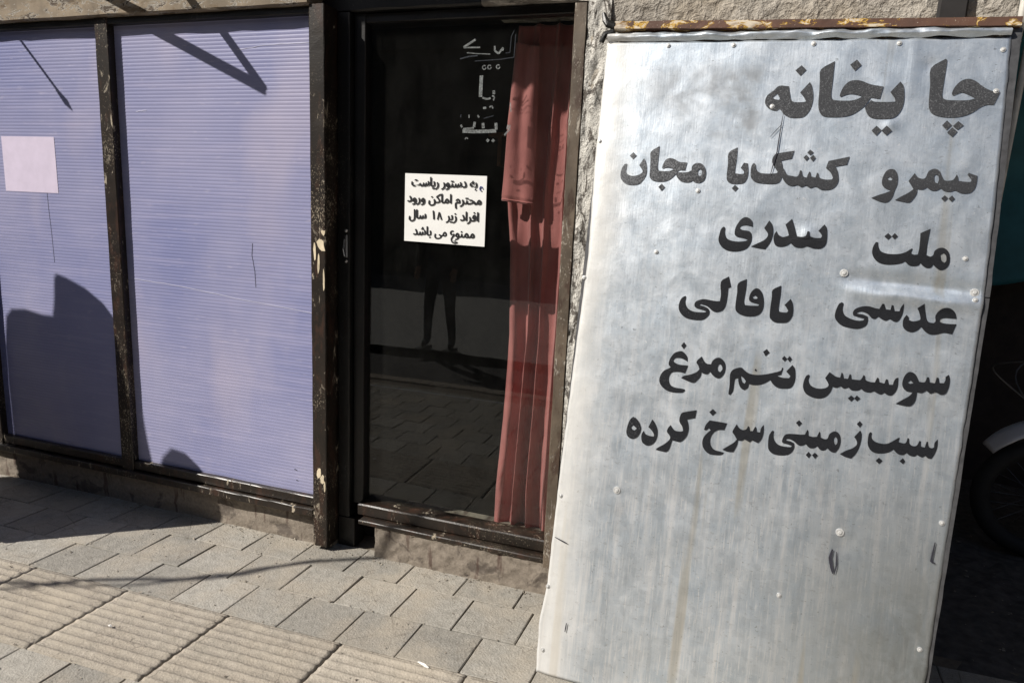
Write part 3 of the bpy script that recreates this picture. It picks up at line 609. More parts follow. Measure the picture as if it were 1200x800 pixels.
# steel frame: uprights
rail('frame_post', 'brown_frame_paint', shop, -2.773, -2.700, 2.398, 2.455, 0.150, 2.243, 40, 0.0018, 'z', seed=2, label='narrow chipped brown post between the lavender panels')
rail('frame_post', 'brown_frame_paint', shop, -1.672, -1.603, 2.385, 2.50, 0.02, 2.243, 40, 0.0018, 'z', seed=5, label='chipped brown post between panel and dark window')
rail('frame_post', 'brown_frame_paint', shop, -3.665, -3.590, 2.398, 2.455, 0.150, 2.243, 40, 0.0018, 'z', seed=6)
rail('frame_post', 'brown_frame_paint', shop, -4.86, -4.79, 2.398, 2.455, 0.150, 2.243, 20, 0.0018, 'z', seed=7)
for i_, (xa, xb) in enumerate(((-7.0, -4.862), (-4.788, -3.667), (-3.588, -2.775), (-2.698, -1.674))):
    rail('sill_rail', 'brown_frame_paint', shop, xa, xb, 2.405, 2.455, 0.190, 0.232, 26, 0.0016, seed=10 + i_)
rail('sill_ledge', 'brown_frame_paint', shop, -7.0, -1.674, 2.382, 2.440, 0.152, 0.185, 70, 0.0018, seed=20)
rail('head_rail', 'black_frame_paint', shop, -7.0, -1.674, 2.402, 2.455, 2.215, 2.241, 60, 0.0012, seed=21)
# chips on the second post
for (cx, cz, w, hh) in ((-1.622, 1.335, .020, .030), (-1.634, 1.265, .006, .05), (-1.652, 1.30, .006, .04), (-1.61, 1.20, .004, .06), (-1.612, 1.385, .010, .012), (-1.64, 0.36, .010, .028), (-1.625, 0.335, .012, .018), (-1.612, 0.30, .006, .03)):
    pts = []
    for a in range(9):
        t = a / 9 * 2 * math.pi; r_ = 1 + rng.uniform(-.4, .3)
        pts.append((cx + math.cos(t) * w * r_, 2.3835, cz + math.sin(t) * hh * r_))
    MB().prism(pts, (0, 0.004, 0)).build('paint_chip', M['cream_chip'], shop)

# lavender corrugated sheets
def warp(x, z, seed):
    return 0.0040 * noise.noise(Vector((x * 1.7 + seed, z * 1.3, seed))) + 0.0008 * noise.noise(Vector((x * 5, z * 9, seed)))
def panel(x0, x1, seed, label):
    z0, z1, pitch = 0.205, 2.225, 0.0148
    n = int((z1 - z0) / pitch); sub = 6; nx = 26
    def f(a, b):
        x = x0 + (x1 - x0) * a; z = z0 + (z1 - z0) * b
        ph_ = (b * n) % 1.0
        y = 2.432 + 0.0010 * (1 - abs(math.sin(math.pi * ph_)) ** 0.4) + warp(x, z, seed)
        return Vector((x, y, z))
    mb = MB(); mb.grid(f, nx, n * sub)
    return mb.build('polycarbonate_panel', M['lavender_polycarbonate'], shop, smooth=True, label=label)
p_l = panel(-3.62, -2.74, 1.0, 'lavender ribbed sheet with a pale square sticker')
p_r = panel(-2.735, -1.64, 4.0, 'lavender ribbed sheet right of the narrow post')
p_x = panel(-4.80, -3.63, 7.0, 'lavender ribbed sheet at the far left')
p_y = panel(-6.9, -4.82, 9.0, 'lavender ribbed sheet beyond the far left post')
mb = MB(); mb.grid(lambda a, b: Vector((-3.445 + 0.345 * a - 0.012 * (1 - b) * 0, 2.4311 + warp(-3.445 + 0.345 * a, 1.49 + 0.257 * b, 1.0), 1.49 + 0.257 * b)), 10, 10)
mb.build('blank_sticker', M['pale_pink_paper'], p_l, label='blank pale square sticker')
def ribbon(pts, w, mat, parent, name, y, dy=0.0008):
    mb = MB()
    wseed = 1.0 if parent is p_l else 4.0 if parent is p_r else None
    if wseed is not None:
        pts = [tuple(Vector(a).lerp(Vector(b_), i_ / 6) + Vector((0, rng.uniform(-.0015, .0015)))) for a, b_ in zip(pts, pts[1:]) for i_ in range(6)] + [pts[-1]]
        w *= 0.5; dy = 0.0004
    n = len(pts)
    for i_ in range(n - 1):
        a, b_ = Vector(pts[i_]), Vector(pts[i_ + 1]); d = (b_ - a).normalized(); nn = Vector((-d.y, d.x)) * w / 2
        q_ = [a + nn, a - nn, b_ - nn, b_ + nn]
        yf = (lambda v: y) if wseed is None else (lambda v: 2.4312 + warp(v.x, v.y, wseed))
        mb.prism([(v.x, yf(v), v.y) for v in q_], (0, dy, 0))
    return mb.build(name, M[mat], parent)
ribbon([(-2.60, 1.86), (-2.54, 1.865)], 0.007, 'crease_white', p_r, 'crease', 2.427)
ribbon([(-2.05, 2.10), (-1.9, 2.115), (-1.70, 2.118)], 0.004, 'crease_white', p_r, 'crease', 2.427)
ribbon([(-2.66, 1.12), (-2.4, 1.105), (-2.1, 1.075), (-1.70, 1.045)], 0.006, 'crease_white', p_r, 'crease', 2.427)
ribbon([(-3.175, 1.57), (-3.172, 1.42), (-3.165, 1.30), (-3.16, 1.16)], 0.0028, 'scratch_shadow_black', p_l, 'scratch_shadow_line', 2.426)  # thin upright shadow drawn on the sheet as a dark line
ribbon([(-1.995, 1.32), (-2.0, 1.27), (-1.988, 1.2), (-1.985, 1.13)], 0.0035, 'scratch_shadow_black', p_r, 'scratch_shadow_line', 2.426)  # second thin shadow, likewise drawn in dark colour
ribbon([(-1.80, 0.335), (-1.785, 0.33)], 0.006, 'scratch_shadow_black', p_r, 'scratch_shadow_line', 2.426)
ribbon([(-1.79, 0.285), (-1.78, 0.282)], 0.005, 'scratch_shadow_black', p_r, 'scratch_shadow_line', 2.426)

# ---- glazed door-like window
door = root('glazed_door', 'dark painted steel door with one large pane showing a rose curtain', 'door', (-1.1, 2.50, 0.15))
rail('stile', 'black_frame_paint', door, -1.600, -1.545, 2.470, 2.555, 0.14, 2.232, 40, 0.001, 'z', seed=31, label='black hinge stile')
rail('stile', 'black_frame_paint', door, -1.542, -1.492, 2.500, 2.555, 0.20, 2.232, 40, 0.001, 'z', seed=32)
rail('stile', 'worn_stile_paint', door, -0.626, -0.582, 2.392, 2.540, 0.14, 2.200, 40, 0.002, 'z', seed=33, label='worn brown right stile')
rail('door_head', 'black_frame_paint', door, -1.600, -0.582, 2.505, 2.555, 2.200, 2.234, 20, 0.001, seed=34)
rail('bottom_rail', 'brown_frame_paint', door, -1.500, -0.628, 2.468, 2.555, 0.160, 0.212, 26, 0.0015, seed=35, bev=0.005)
rail('sill_ledge', 'brown_frame_paint', door, -1.470, -0.628, 2.425, 2.510, 0.139, 0.158, 26, 0.0015, seed=36)
mb = MB()
for zc in (1.395, 1.27): mb.lathe([(0, -.006), (.008, -.006), (.008, .004), (.005, .008), (0, .009)], 10, Matrix.Translation((-1.556, 2.466, zc)) @ Matrix.Rotation(math.radians(90), 4, 'X'))
mb.box(-1.566, -1.552, 2.464, 2.472, 1.285, 1.380, 0.003); mb.tube([(-1.566, 2.464, 1.36), (-1.568, 2.460, 1.32), (-1.564, 2.464, 1.29)], 0.003, 6)
mb.build('latch', M['chrome'], door, label='small worn latch on the hinge stile')
mb = MB(); mb.box(-1.495, -0.62, 2.528, 2.532, 0.19, 2.215)
pane = mb.build('pane', M['window_glass'], door)
# remains of adhesive lettering on the pane (outlines of peeled letters)
GY = 2.5262
def gl(pts, w=0.004, mat='glass_adhesive', name='letter_remnant'):
    # crop coordinates (533x800 of a 100x150 px patch) turned to metres on the pane
    out = [(-1.1215 + (px) * 0.000556, 2.176 - py * 0.000553 - px * 0.00002) for px, py in pts]
    return ribbon(out, w, mat, pane, name, GY)
gl([(425, 20), (405, 60), (400, 160), (370, 165)], 0.003, 'glass_adhesive_thin'); gl([(435, 45), (430, 190), (330, 205), (150, 218)], 0.003, 'glass_adhesive_thin')
gl([(65, 130), (150, 80)], 0.008); gl([(65, 132), (185, 130)], 0.005); gl([(90, 165), (165, 170), (260, 172)], 0.003); gl([(40, 205), (110, 188), (170, 182)], 0.005, 'glass_adhesive_thin')
gl([(290, 120), (292, 150), (320, 168), (350, 130)], 0.007); gl([(350, 130), (345, 150)], 0.008)
for cx, cy in ((220, 258), (258, 255), (320, 252)):
    gl([(cx + 13 * math.cos(t / 8 * 6.283), cy + 13 * math.sin(t / 8 * 6.283)) for t in range(8)], 0.004)
gl([(202, 310), (200, 450)], 0.014); gl([(215, 455), (250, 462), (275, 455)], 0.007); gl([(295, 405), (298, 430)], 0.010); gl([(285, 440), (303, 445), (296, 470)], 0.005)
gl([(222, 522), (245, 520)], 0.008); gl([(268, 515), (285, 505), (295, 522)], 0.005)
gl([(58, 590), (60, 570)], 0.004, 'glass_adhesive_thin'); gl([(120, 570), (122, 590)], 0.004); gl([(185, 570), (195, 585)], 0.006); gl([(230, 590), (300, 570)], 0.003, 'glass_adhesive_thin')
gl([(75, 680), (160, 680), (240, 675), (325, 668)], 0.013); gl([(80, 665), (160, 655)], 0.006); gl([(60, 640), (72, 655)], 0.008); gl([(165, 615), (160, 650)], 0.010); gl([(225, 620), (230, 655)], 0.011); gl([(320, 615), (325, 660)], 0.011)
gl([(95, 735), (105, 722), (118, 730)], 0.004); gl([(258, 728), (272, 740)], 0.011); gl([(298, 728), (312, 740)], 0.011)
gl([(418, 480), (425, 540)], 0.005); gl([(415, 625), (410, 655)], 0.014); gl([(425, 650), (385, 695)], 0.007)

# ---- curtain behind the glass
cur = root('curtain', 'dusty rose curtain hanging in folds at the right edge of the dark window', 'curtain', (-0.78, 2.71, 0.08))
def cleft(z):
    pts = [(0.05, -0.945), (0.3, -0.945), (0.62, -0.925), (1.0, -0.915), (1.35, -0.925), (1.55, -0.945), (1.85, -0.945), (2.25, -0.93)]
    for (za, xa), (zb, xb) in zip(pts, pts[1:]):
        if za <= z <= zb: return xa + (xb - xa) * (z - za) / (zb - za)
    return pts[0][1] if z < 0.05 else pts[-1][1]
def cf(a, b):
    z = 0.08 + 2.14 * b
    xl = cleft(z); x = xl + (-0.52 - xl) * a
    w = a * 11.5 + 0.9 * noise.noise(Vector((a * 2.5, z * 0.7, 2))) + 0.3 * noise.noise(Vector((a * 7, z * 1.6, 5))) + 0.2
    amp = (0.021 + 0.014 * noise.noise(Vector((a * 6, z * 1.1, 9)))) * (0.9 + 0.25 * math.sin(z * 2.0 + a * 4)) * min(1, 0.35 + a * 4)
    y = 2.715 - amp * math.copysign(abs(math.sin(math.pi * w)) ** 0.75, math.sin(math.pi * w)) + 0.010 * noise.noise(Vector((a * 9, z * 2.5, 7))) + 0.004 * noise.noise(Vector((a * 20, z * 9, 3)))
    x += 0.008 * math.cos(math.pi * w) * min(1, a * 6)
    return Vector((x, y, z))
mb = MB(); mb.grid(cf, 220, 150)
o = mb.build('cloth', M['rose_curtain'], cur, smooth=True)
so = o.modifiers.new('thick', 'SOLIDIFY'); so.thickness = 0.002
def ff(a, b):
    z = 1.545 + 0.60 * b - 0.015 * a
    x = -0.958 + (0.135 - 0.04 * b) * a + 0.035 * b
    fold_ = math.sin(a * 9.0 + 0.9 * math.sin(b * 3.1))
    y = 2.668 - 0.010 * math.sin(a * math.pi) - 0.012 * fold_ * (0.45 + 0.55 * b) + 0.006 * noise.noise(Vector((a * 2, b * 3, 11))) + 0.0025 * noise.noise(Vector((a * 5, b * 9, 5)))
    if b < .03: y += 0.004; z += 0.004 * noise.noise(Vector((a * 6, 0, 1)))
    return Vector((x, y, z))
mb = MB(); mb.grid(ff, 36, 90)
o = mb.build('turned_flap', M['rose_curtain'], cur, smooth=True, label='shorter gathered layer of the curtain ending in a square hem')
so = o.modifiers.new('thick', 'SOLIDIFY'); so.thickness = 0.003
mb = MB(); mb.tube([tuple(ff(t / 16, 0.012) + Vector((0, -0.002, 0))) for t in range(17)], 0.0035, 6)
mb.build('hem', M['rose_curtain'], cur, smooth=True)
# dark room
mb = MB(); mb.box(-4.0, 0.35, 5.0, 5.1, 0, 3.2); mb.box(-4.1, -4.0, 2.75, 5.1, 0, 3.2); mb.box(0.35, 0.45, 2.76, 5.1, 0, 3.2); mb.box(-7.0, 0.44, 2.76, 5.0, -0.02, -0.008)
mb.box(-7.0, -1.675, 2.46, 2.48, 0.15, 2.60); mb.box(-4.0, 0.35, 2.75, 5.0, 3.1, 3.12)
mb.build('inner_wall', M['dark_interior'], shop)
tb = root('shelf_plank', 'thin brown shelf plank in the dark room behind the notice', 'shelf', (-1.0, 3.3, 1.75))
b1('plank', 'interior_wood', tb, -1.25, -0.75, 3.25, 3.45, 1.86, 1.88)
b1('bracket', 'interior_wood', tb, -1.20, -1.18, 3.25, 3.45, 1.72, 1.86); b1('bracket', 'interior_wood', tb, -0.80, -0.78, 3.25, 3.45, 1.72, 1.86)
# small hook ring under the beam and white pipes at the corner
pp = root('corner_pipes', 'two pale upright pipes on the wall corner beyond the board', 'pipe', (0.675, 2.38, 0))
for xx, rr in ((0.648, 0.010), (0.676, 0.009)):
    MB().tube([(xx, 2.375, 0.02), (xx, 2.375, 1.4), (xx + .012, 2.375, 2.1), (xx + .02, 2.375, 3.0)], rr, 10).build('pipe', M['white_pipe'], pp, smooth=True)
MB().box(0.636, 0.700, 2.360, 2.397, 2.30, 2.325).build('pipe_clamp', M['engine_metal'], pp)

# ---- ironwork above the frame that throws the slanting shadows
br = root('awning_bracket', 'rusty triangular awning bracket of flat iron on the beam', 'bracket', (-2.7, 2.38, 2.48))
T = Vector((-2.42, 2.05, 2.47))
for A_, rr in ((Vector((-2.40, 2.375, 2.49)), 0.017), (Vector((-3.02, 2.375, 2.48)), 0.018)):
    MB().tube([A_, T], rr, 8).build('arm', M['brown_frame_paint'], br)
MB().tube([(-3.10, 2.372, 2.485), (-2.32, 2.372, 2.485)], 0.012, 8).build('wall_bar', M['brown_frame_paint'], br)
hk = root('iron_spike', 'thin iron rod with a barbed tip sticking out over the left panel', 'rod', (-3.5, 2.38, 2.42))
MB().tube([(-3.51, 2.375, 2.44), (-3.50, 2.06, 2.42)], 0.006, 8).build('rod', M['brown_frame_paint'], hk)
MB().lathe([(0, 0), (0.014, 0.03), (0.007, 0.07), (0, 0.085)], 8, Matrix.Translation((-3.50, 2.02, 2.418)) @ Matrix.Rotation(math.radians(-90), 4, 'X')).build('barb', M['brown_frame_paint'], hk)

# ---- notice stuck on the glass
nx0, nx1, nz0, nz1 = -1.321, -0.970, 1.366, 1.634
ntc = root('paper_notice', 'white notice with four lines of black Persian print stuck on the dark glass', 'notice', (-1.145, 2.52, 1.36))
mb = MB(); mb.grid(lambda a, b: Vector((nx0 + (nx1 - nx0) * a, 2.5235 - 0.0015 * math.sin(a * 3.1) * (1 - b), nz0 + (nz1 - nz0) * b + 0.002 * a * (1 - 2 * b) - 0.006 * a * (1 - b))), 12, 8)
sheet = mb.build('sheet', M['notice_paper'], ntc, smooth=True)
so = sheet.modifiers.new('thick', 'SOLIDIFY'); so.thickness = 0.0006; so.offset = -1
for f_ in sheet.data.polygons: f_.use_smooth = False
# Persian print in joined letter forms, written left to right for the layout
LINES = [
 ('\ufe96\ufeb3\ufe8e\ufef3\ufead \ufead\ufeee\ufe98\ufeb3\ufea9 \ufeea\ufe91', (-1.291, -1.010, 1.586)),
 ('\ufea9\ufeed\ufead\ufeed \ufee6\ufb90\ufe8e\ufee3\ufe8d \ufee1\ufeae\ufe98\ufea4\ufee3', (-1.308, -0.990, 1.523)),
 ('\ufedd\ufe8e\ufeb3  \u06f1    \ufead\ufef3\ufeaf \ufea9\ufe8d\ufeae\ufed3\ufe8d', (-1.300, -0.999, 1.458)),
 ('\ufeaa\ufeb7\ufe8e\ufe91 \ufbfd\ufee3 \ufec9\ufeee\ufee8\ufee4\ufee3', (-1.279, -1.014, 1.393)),
]
for txt, (xa, xb, zb) in LINES:
    cu = bpy.data.curves.new('printed_line', 'FONT'); cu.body = txt; cu.size = 1.0; cu.resolution_u = 4; cu.offset = 0.0
    to = bpy.data.objects.new('printed_line', cu)
    link(to); bpy.context.view_layer.update()
    dg = bpy.context.evaluated_depsgraph_get()
    me = bpy.data.meshes.new_from_object(to.evaluated_get(dg)); bpy.data.objects.remove(to)
    xs = [v.co.x for v in me.vertices]; lo, hi = min(xs), max(xs)
    sx = (xb - xa) / (hi - lo); sy = 0.050
    for v in me.vertices:
        lx, ly = v.co.x, v.co.y
        v.co = (xa + (lx - lo) * sx, 2.5205, zb + ly * sy)
    bmt = bmesh.new()
    for q_, (ddx, ddz) in enumerate(((0, 0), (0.0010, 0), (-0.0010, 0), (0, 0.0007), (0.0018, 0.0005), (-0.0016, -0.0005))):
        n0 = len(bmt.verts); bmt.from_mesh(me); bmt.verts.ensure_lookup_table()
        for v in bmt.verts[n0:]: v.co += Vector((ddx, -0.00012 * q_, ddz))
    bmt.to_mesh(me); bmt.free()
    me.materials.clear(); me.materials.append(M['printed_ink'])
    lo_ = link(bpy.data.objects.new('printed_line', me)); lo_.parent = ntc; lo_.location = OFF[ntc.name]
def pen(name, pts, w):
    return ribbon(pts, w, 'printed_ink', ntc, name, 2.5195, 0.0006)
pen('printed_numeral', [(-1.1735, 1.458), (-1.1665, 1.487)], 0.0055)
pen('printed_numeral', [(-1.1665, 1.487), (-1.1560, 1.458)], 0.0055)
pen('printed_letter', [(-1.098, 1.402), (-1.106, 1.394), (-1.112, 1.384), (-1.108, 1.373), (-1.096, 1.369), (-1.084, 1.373)], 0.0055)
mb = MB(); mb.tube([(-0.992 + .006 * math.cos(t), 2.5205, 1.584 + .008 * math.sin(t)) for t in (0, 1, 2, 3, 4, 5)], 0.0022, 5)
mb.build('small_emblem', M['printed_blue'], ntc)

# ================================================================== THE METAL BOARD
KS = 0.1875
sign = thing('menu_board', 'galvanised metal board hand painted with black Persian menu words, leaning on the wall', 'sign board', (0.07, 1.965, 0.0))
sign.rotation_euler = (-math.atan(KS), 0, 0)
OFF[sign.name] = Vector((-0.07, 0, 0))
def bell(t, w): return math.exp(-(t / w) ** 2)
def dent(u, v):
    d = 0.0050 * noise.noise(Vector((u * 2.1, v * 1.5, 4))) + 0.0016 * noise.noise(Vector((u * 7, v * 6, 8))) + 0.0005 * noise.noise(Vector((u * 24, v * 22, 1)))
    win = min(1, max(0, (u - 0.26) / 0.12)) * min(1, max(0, (0.66 - u) / 0.1))
    d += 0.0095 * bell(v - (1.335 - 0.05 * (u - .45) + 0.010 * noise.noise(Vector((u * 12, 0, 0)))), 0.022) * win
    d -= 0.0090 * bell(v - (1.372 - 0.05 * (u - .45)), 0.020) * win
    d += 0.0015 * bell(u - 0.40, 0.012) * min(1, max(0, (v - 1.80) / 0.15)) * 0.6
    for (cu_, cv, a, w) in ((0.17, 1.50, .004, .025), (0.33, 1.93, .003, .03), (0.36, 1.83, .0035, .018), (0.36, 0.60, -.003, .03), (0.47, 0.36, .004, .05), (-.1, .55, .003, .06), (0.45, 2.0, -.003, .02)):
        d += a * bell(u - cu_, w) * bell(v - cv, w)
    d -= 0.006 * bell(u + 0.51, 0.03)
    return d
def pw(pts, v):
    for (a, b_), (c, d) in zip(pts, pts[1:]):
        if a <= v <= c: return b_ + (d - b_) * (v - a) / (c - a)
    return pts[0][1] if v < pts[0][0] else pts[-1][1]
LEFT = [(0, -0.517), (0.17, -0.524), (0.3, -0.510), (0.65, -0.507), (1.0, -0.500), (1.4, -0.488), (1.7, -0.500), (2.11, -0.500)]
RIGHT = [(0, 0.594), (0.26, 0.602), (0.65, 0.616), (1.1, 0.632), (1.35, 0.640), (1.6, 0.642), (1.9, 0.640), (2.11, 0.636)]
VT = 2.096
def sh(a, b):
    v = 0.004 + (VT - 0.004) * b
    j = 0.0022 * noise.noise(Vector((v * 22, 1, a * 2)))
    u = pw(LEFT, v) + (pw(RIGHT, v) - pw(LEFT, v)) * a + j * (1 if a in (0, 1) else 0)
    v2 = v - (0.012 * a * 0 if b > 0 else 0) - (0.020 * (v - 1.6) / 0.5 * a if v > 1.6 else 0)
    return Vector((u, -dent(u, v2), v2))
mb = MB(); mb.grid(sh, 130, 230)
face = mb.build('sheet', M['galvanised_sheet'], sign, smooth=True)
so = face.modifiers.new('thick', 'SOLIDIFY'); so.thickness = 0.0012; so.offset = -1
# crumpled fold along the top
def fold(a, b):
    u = -0.498 + 1.132 * a; base = VT - 0.021 * a
    t = b * math.pi * 1.15
    cr = 0.010 * noise.noise(Vector((u * 14, b * 2, 6))) + 0.003 * noise.noise(Vector((u * 45, b * 4, 2)))
    return Vector((u, -(0.002 + 0.011 * math.sin(t)) - cr * 0.8 - 0.001, base + 0.002 + 0.030 * b + cr * 0.3))
mb = MB(); mb.grid(fold, 150, 10)
mb.build('folded_edge', M['galvanised_sheet'], sign, smooth=True, label='crumpled fold along the top of the sheet')
# rusty top rail and frame behind the sheet
def tilted_rail(name, mat, pts, w0, w1, y0, y1, seed, n=40, along='u', amp=0.0016):
    mb = MB(); rings = []
    for i_ in range(n + 1):
        t = i_ / n
        c0 = pts[0] + (pts[1] - pts[0]) * t
        d = (pts[1] - pts[0]).normalized(); nn = Vector((-d.y, d.x)); w = w0 + (w1 - w0) * t
        vs = []
        for j, (s_, yy) in enumerate(((-1, y0), (1, y0), (1, y1), (-1, y1))):
            k_ = noise.noise_vector(Vector((t * 22 + seed, j * 5, seed))) * amp
            p = c0 + nn * w * s_ / 2
            vs.append(mb.bm.verts.new((p.x + k_.x, yy + k_.y, p.y + k_.z)))
        rings.append(vs)
    for i_ in range(n):
        for j in range(4): mb.bm.faces.new((rings[i_][j], rings[i_][(j + 1) % 4], rings[i_ + 1][(j + 1) % 4], rings[i_ + 1][j]))
    mb.bm.faces.new(rings[0]); mb.bm.faces.new(rings[-1])
    return mb.build(name, M[mat], sign)
V2 = lambda a, b: Vector((a, b))
tilted_rail('top_rail', 'rusty_yellow_paint', (V2(-0.478, 2.148), V2(0.655, 2.113)), 0.024, 0.024, -0.012, 0.026, 1)['label'] = 'rusty top rail with remains of yellow paint'
tilted_rail('frame_rail', 'sign_frame_steel', (V2(0.610, 0.0), V2(0.612, 0.0001)), 0.02, 0.02, 0.004, 0.03, 2, 1)
tilted_rail('frame_rail', 'sign_frame_steel', (V2(0.592, 0.0), V2(0.640, 1.35)), 0.020, 0.030, 0.003, 0.032, 3)
tilted_rail('frame_rail', 'sign_frame_steel', (V2(0.640, 1.352), V2(0.643, 2.10)), 0.030, 0.036, 0.003, 0.032, 4)
tilted_rail('frame_rail', 'sign_frame_steel', (V2(-0.500, 0.03), V2(-0.482, 2.12)), 0.026, 0.026, 0.008, 0.034, 5)
tilted_rail('frame_rail', 'sign_frame_steel', (V2(-0.49, 0.03), V2(0.58, 0.03)), 0.03, 0.03, 0.008, 0.030, 6)
tilted_rail('frame_rail', 'sign_frame_steel', (V2(-0.48, 1.05), V2(0.61, 1.05)), 0.03, 0.03, 0.010, 0.030, 7)
# bent lug at the top left corner
mb = MB(); mb.tube([(-0.522, 0.004, 2.195), (-0.512, 0.000, 2.17), (-0.500, -0.004, 2.155), (-0.478, -0.004, 2.148)], [0.008, 0.011, 0.012, 0.012], 8)
mb.tube([(-0.520, 0.006, 2.10), (-0.508, 0.0, 2.125), (-0.480, -0.002, 2.132)], [0.009, 0.010, 0.007], 8)
mb.roughen(0.003, 60).build('corner_lug', M['black_frame_paint'], sign)
# dark rubble under the lower left corner
# screws
SCREWS = [(0.614, 1.925), (-0.413, 1.775, 0), (-0.269, 1.421), (0.281, 1.393), (-0.494, 1.323), (0.617, 1.362), (0.619, 1.341), (-0.495, 0.598), (-0.313, 0.648), (0.345, 0.637), (0.600, 0.711), (0.580, 0.348), (-0.507, 0.292), (-0.502, 0.080), (-0.490, 1.774), (0.032, 1.884), (0.585, 1.455), (-0.16, 1.62), (-0.10, 2.075), (0.13, 2.072), (0.36, 2.066), (-0.30, 2.08), (0.62, 2.04), (0.20, 0.42)]
big = {(0.281, 1.393), (0.345, 0.637), (-0.313, 0.648), (0.617, 1.362)}
def screw_mesh(r, name='screw'):
    mb = MB(); m_ = Matrix.Rotation(math.radians(90), 4, 'X')
    mb.lathe([(r, -0.0005), (r, 0.001), (r * .62, 0.0016), (r * .58, 0.0008), (r * .5, 0.0008), (r * .46, 0.0030), (r * .3, 0.0034), (0, 0.0034)], 12, m_)
    bmesh.ops.recalc_face_normals(mb.bm, faces=mb.bm.faces)
    me = bpy.data.meshes.new(name); me.materials.append(M['screw_steel']); me.materials.append(M['screw_hole'])
    for f in mb.bm.faces:
        if math.hypot(f.calc_center_median().x, f.calc_center_median().z) < r * .47 or r * .5 < math.hypot(f.calc_center_median().x, f.calc_center_median().z) < r * .6: f.material_index = 1; mb.bm.to_mesh(me); mb.bm.free(); return me
s_small, s_big = screw_mesh(0.0070), screw_mesh(0.0115)
for t in SCREWS:
    u, v = t[:2]
    if len(t) == 3: continue
    o = link(bpy.data.objects.new('screw', s_big if (u, v) in big else s_small)); o.parent = sign
    o.location = Vector((u - 0.07, -dent(u, v) - 0.0012, v))
def scratch_shadow_line(pts, w, mat='scratch_shadow_black', name='scratch_shadow_line'):
    mb = MB()
    fine = []
    for (a, b_) in zip(pts, pts[1:]):
        for i_ in range(5): fine.append(Vector(a).lerp(Vector(b_), i_ / 5))
    fine.append(Vector(pts[-1]))
    L_, R_ = [], []
    for i_, p in enumerate(fine):
        d = (fine[min(i_ + 1, len(fine) - 1)] - fine[max(i_ - 1, 0)]).normalized(); nn = Vector((-d.y, d.x)) * w / 2 * (0.4 + 0.6 * math.sin(math.pi * (i_ + .5) / len(fine)))
        for S_, q_ in ((L_, p + nn), (R_, p - nn)): S_.append(mb.bm.verts.new((q_.x, -dent(q_.x, q_.y) - 0.0045, q_.y)))
    for i_ in range(len(fine) - 1): mb.bm.faces.new((L_[i_], R_[i_], R_[i_ + 1], L_[i_ + 1]))
    return mb.build(name, M[mat], sign)
scratch_shadow_line([(0.066, 1.86), (0.062, 1.80), (0.060, 1.745), (0.052, 1.70), (0.048, 1.675)], 0.0035)
scratch_shadow_line([(0.035, 1.79), (0.066, 1.83)], 0.002)
scratch_shadow_line([(0.588, 0.655), (0.583, 0.60), (0.594, 0.596)], 0.005)
scratch_shadow_line([(0.330, 0.585), (0.326, 0.560), (0.332, 0.535), (0.338, 0.515)], 0.009)
scratch_shadow_line([(0.341, 0.580), (0.345, 0.540), (0.342, 0.515)], 0.004)
scratch_shadow_line([(-0.50, 0.46), (-0.47, 0.452), (-0.455, 0.448)], 0.004)
scratch_shadow_line([(-0.43, 0.19), (-0.432, 0.16)], 0.004)

# ---- painted words
def smooth_loop(L):
    n = len(L); P = [Vector(p) / 1000.0 for p in L]; out = []
    corner = []
    for i_ in range(n):
        a = P[i_] - P[i_ - 1]; b_ = P[(i_ + 1) % n] - P[i_]
        corner.append(a.length > 1e-6 and b_.length > 1e-6 and a.angle(b_, 0) > math.radians(58))
    if n <= 4: return P
    for i_ in range(n):
        p0, p1, p2, p3 = P[i_ - 1], P[i_], P[(i_ + 1) % n], P[(i_ + 2) % n]
        t1 = (p2 - p1) if corner[i_] else (p2 - p0) / 2
        t2 = (p2 - p1) if corner[(i_ + 1) % n] else (p3 - p1) / 2
        L_ = (p2 - p1).length
        if t1.length > L_ * 1.2: t1 = t1.normalized() * L_ * 1.2
        if t2.length > L_ * 1.2: t2 = t2.normalized() * L_ * 1.2
        k_ = 3 if L_ > 0.004 else 2
        for s_ in range(k_):
            t = s_ / k_
            h00 = 2 * t**3 - 3 * t**2 + 1; h10 = t**3 - 2 * t**2 + t; h01 = -2 * t**3 + 3 * t**2; h11 = t**3 - t**2
            out.append(p1 * h00 + t1 * h10 + p2 * h01 + t2 * h11)
    return out
for wname, polys in LETTERS:
    bm = bmesh.new()
    for pi, loops in enumerate(polys):
        S = [smooth_loop(L) for L in loops]
        flatp = [p for L in S for p in L]
        tris = tessellate_polygon([[Vector((p.x, p.y, 0)) for p in L] for L in S])
        vs = [bm.verts.new((p.x, pi * 0.00018, p.y)) for p in flatp]
        for t in tris:
            try: bm.faces.new([vs[k_] for k_ in t])
            except ValueError: pass
    for _ in range(2):
        es = [e for e in bm.edges if e.calc_length() > 0.022]
        bmesh.ops.subdivide_edges(bm, edges=es, cuts=1)
        bmesh.ops.triangulate(bm, faces=[f for f in bm.faces if len(f.verts) > 3])
    for v in bm.verts:
        v.co = Vector((v.co.x, -dent(v.co.x, v.co.z) - 0.0014 - v.co.y, v.co.z))
    bmesh.ops.recalc_face_normals(bm, faces=bm.faces)
    for f in bm.faces:
        if f.normal.y > 0: f.normal_flip()
    me = bpy.data.meshes.new('painted_word'); bm.to_mesh(me); bm.free()
    me.materials.append(M['sign_lettering'])
    o = link(bpy.data.objects.new('painted_word', me)); o.parent = sign; o.location = OFF[sign.name]

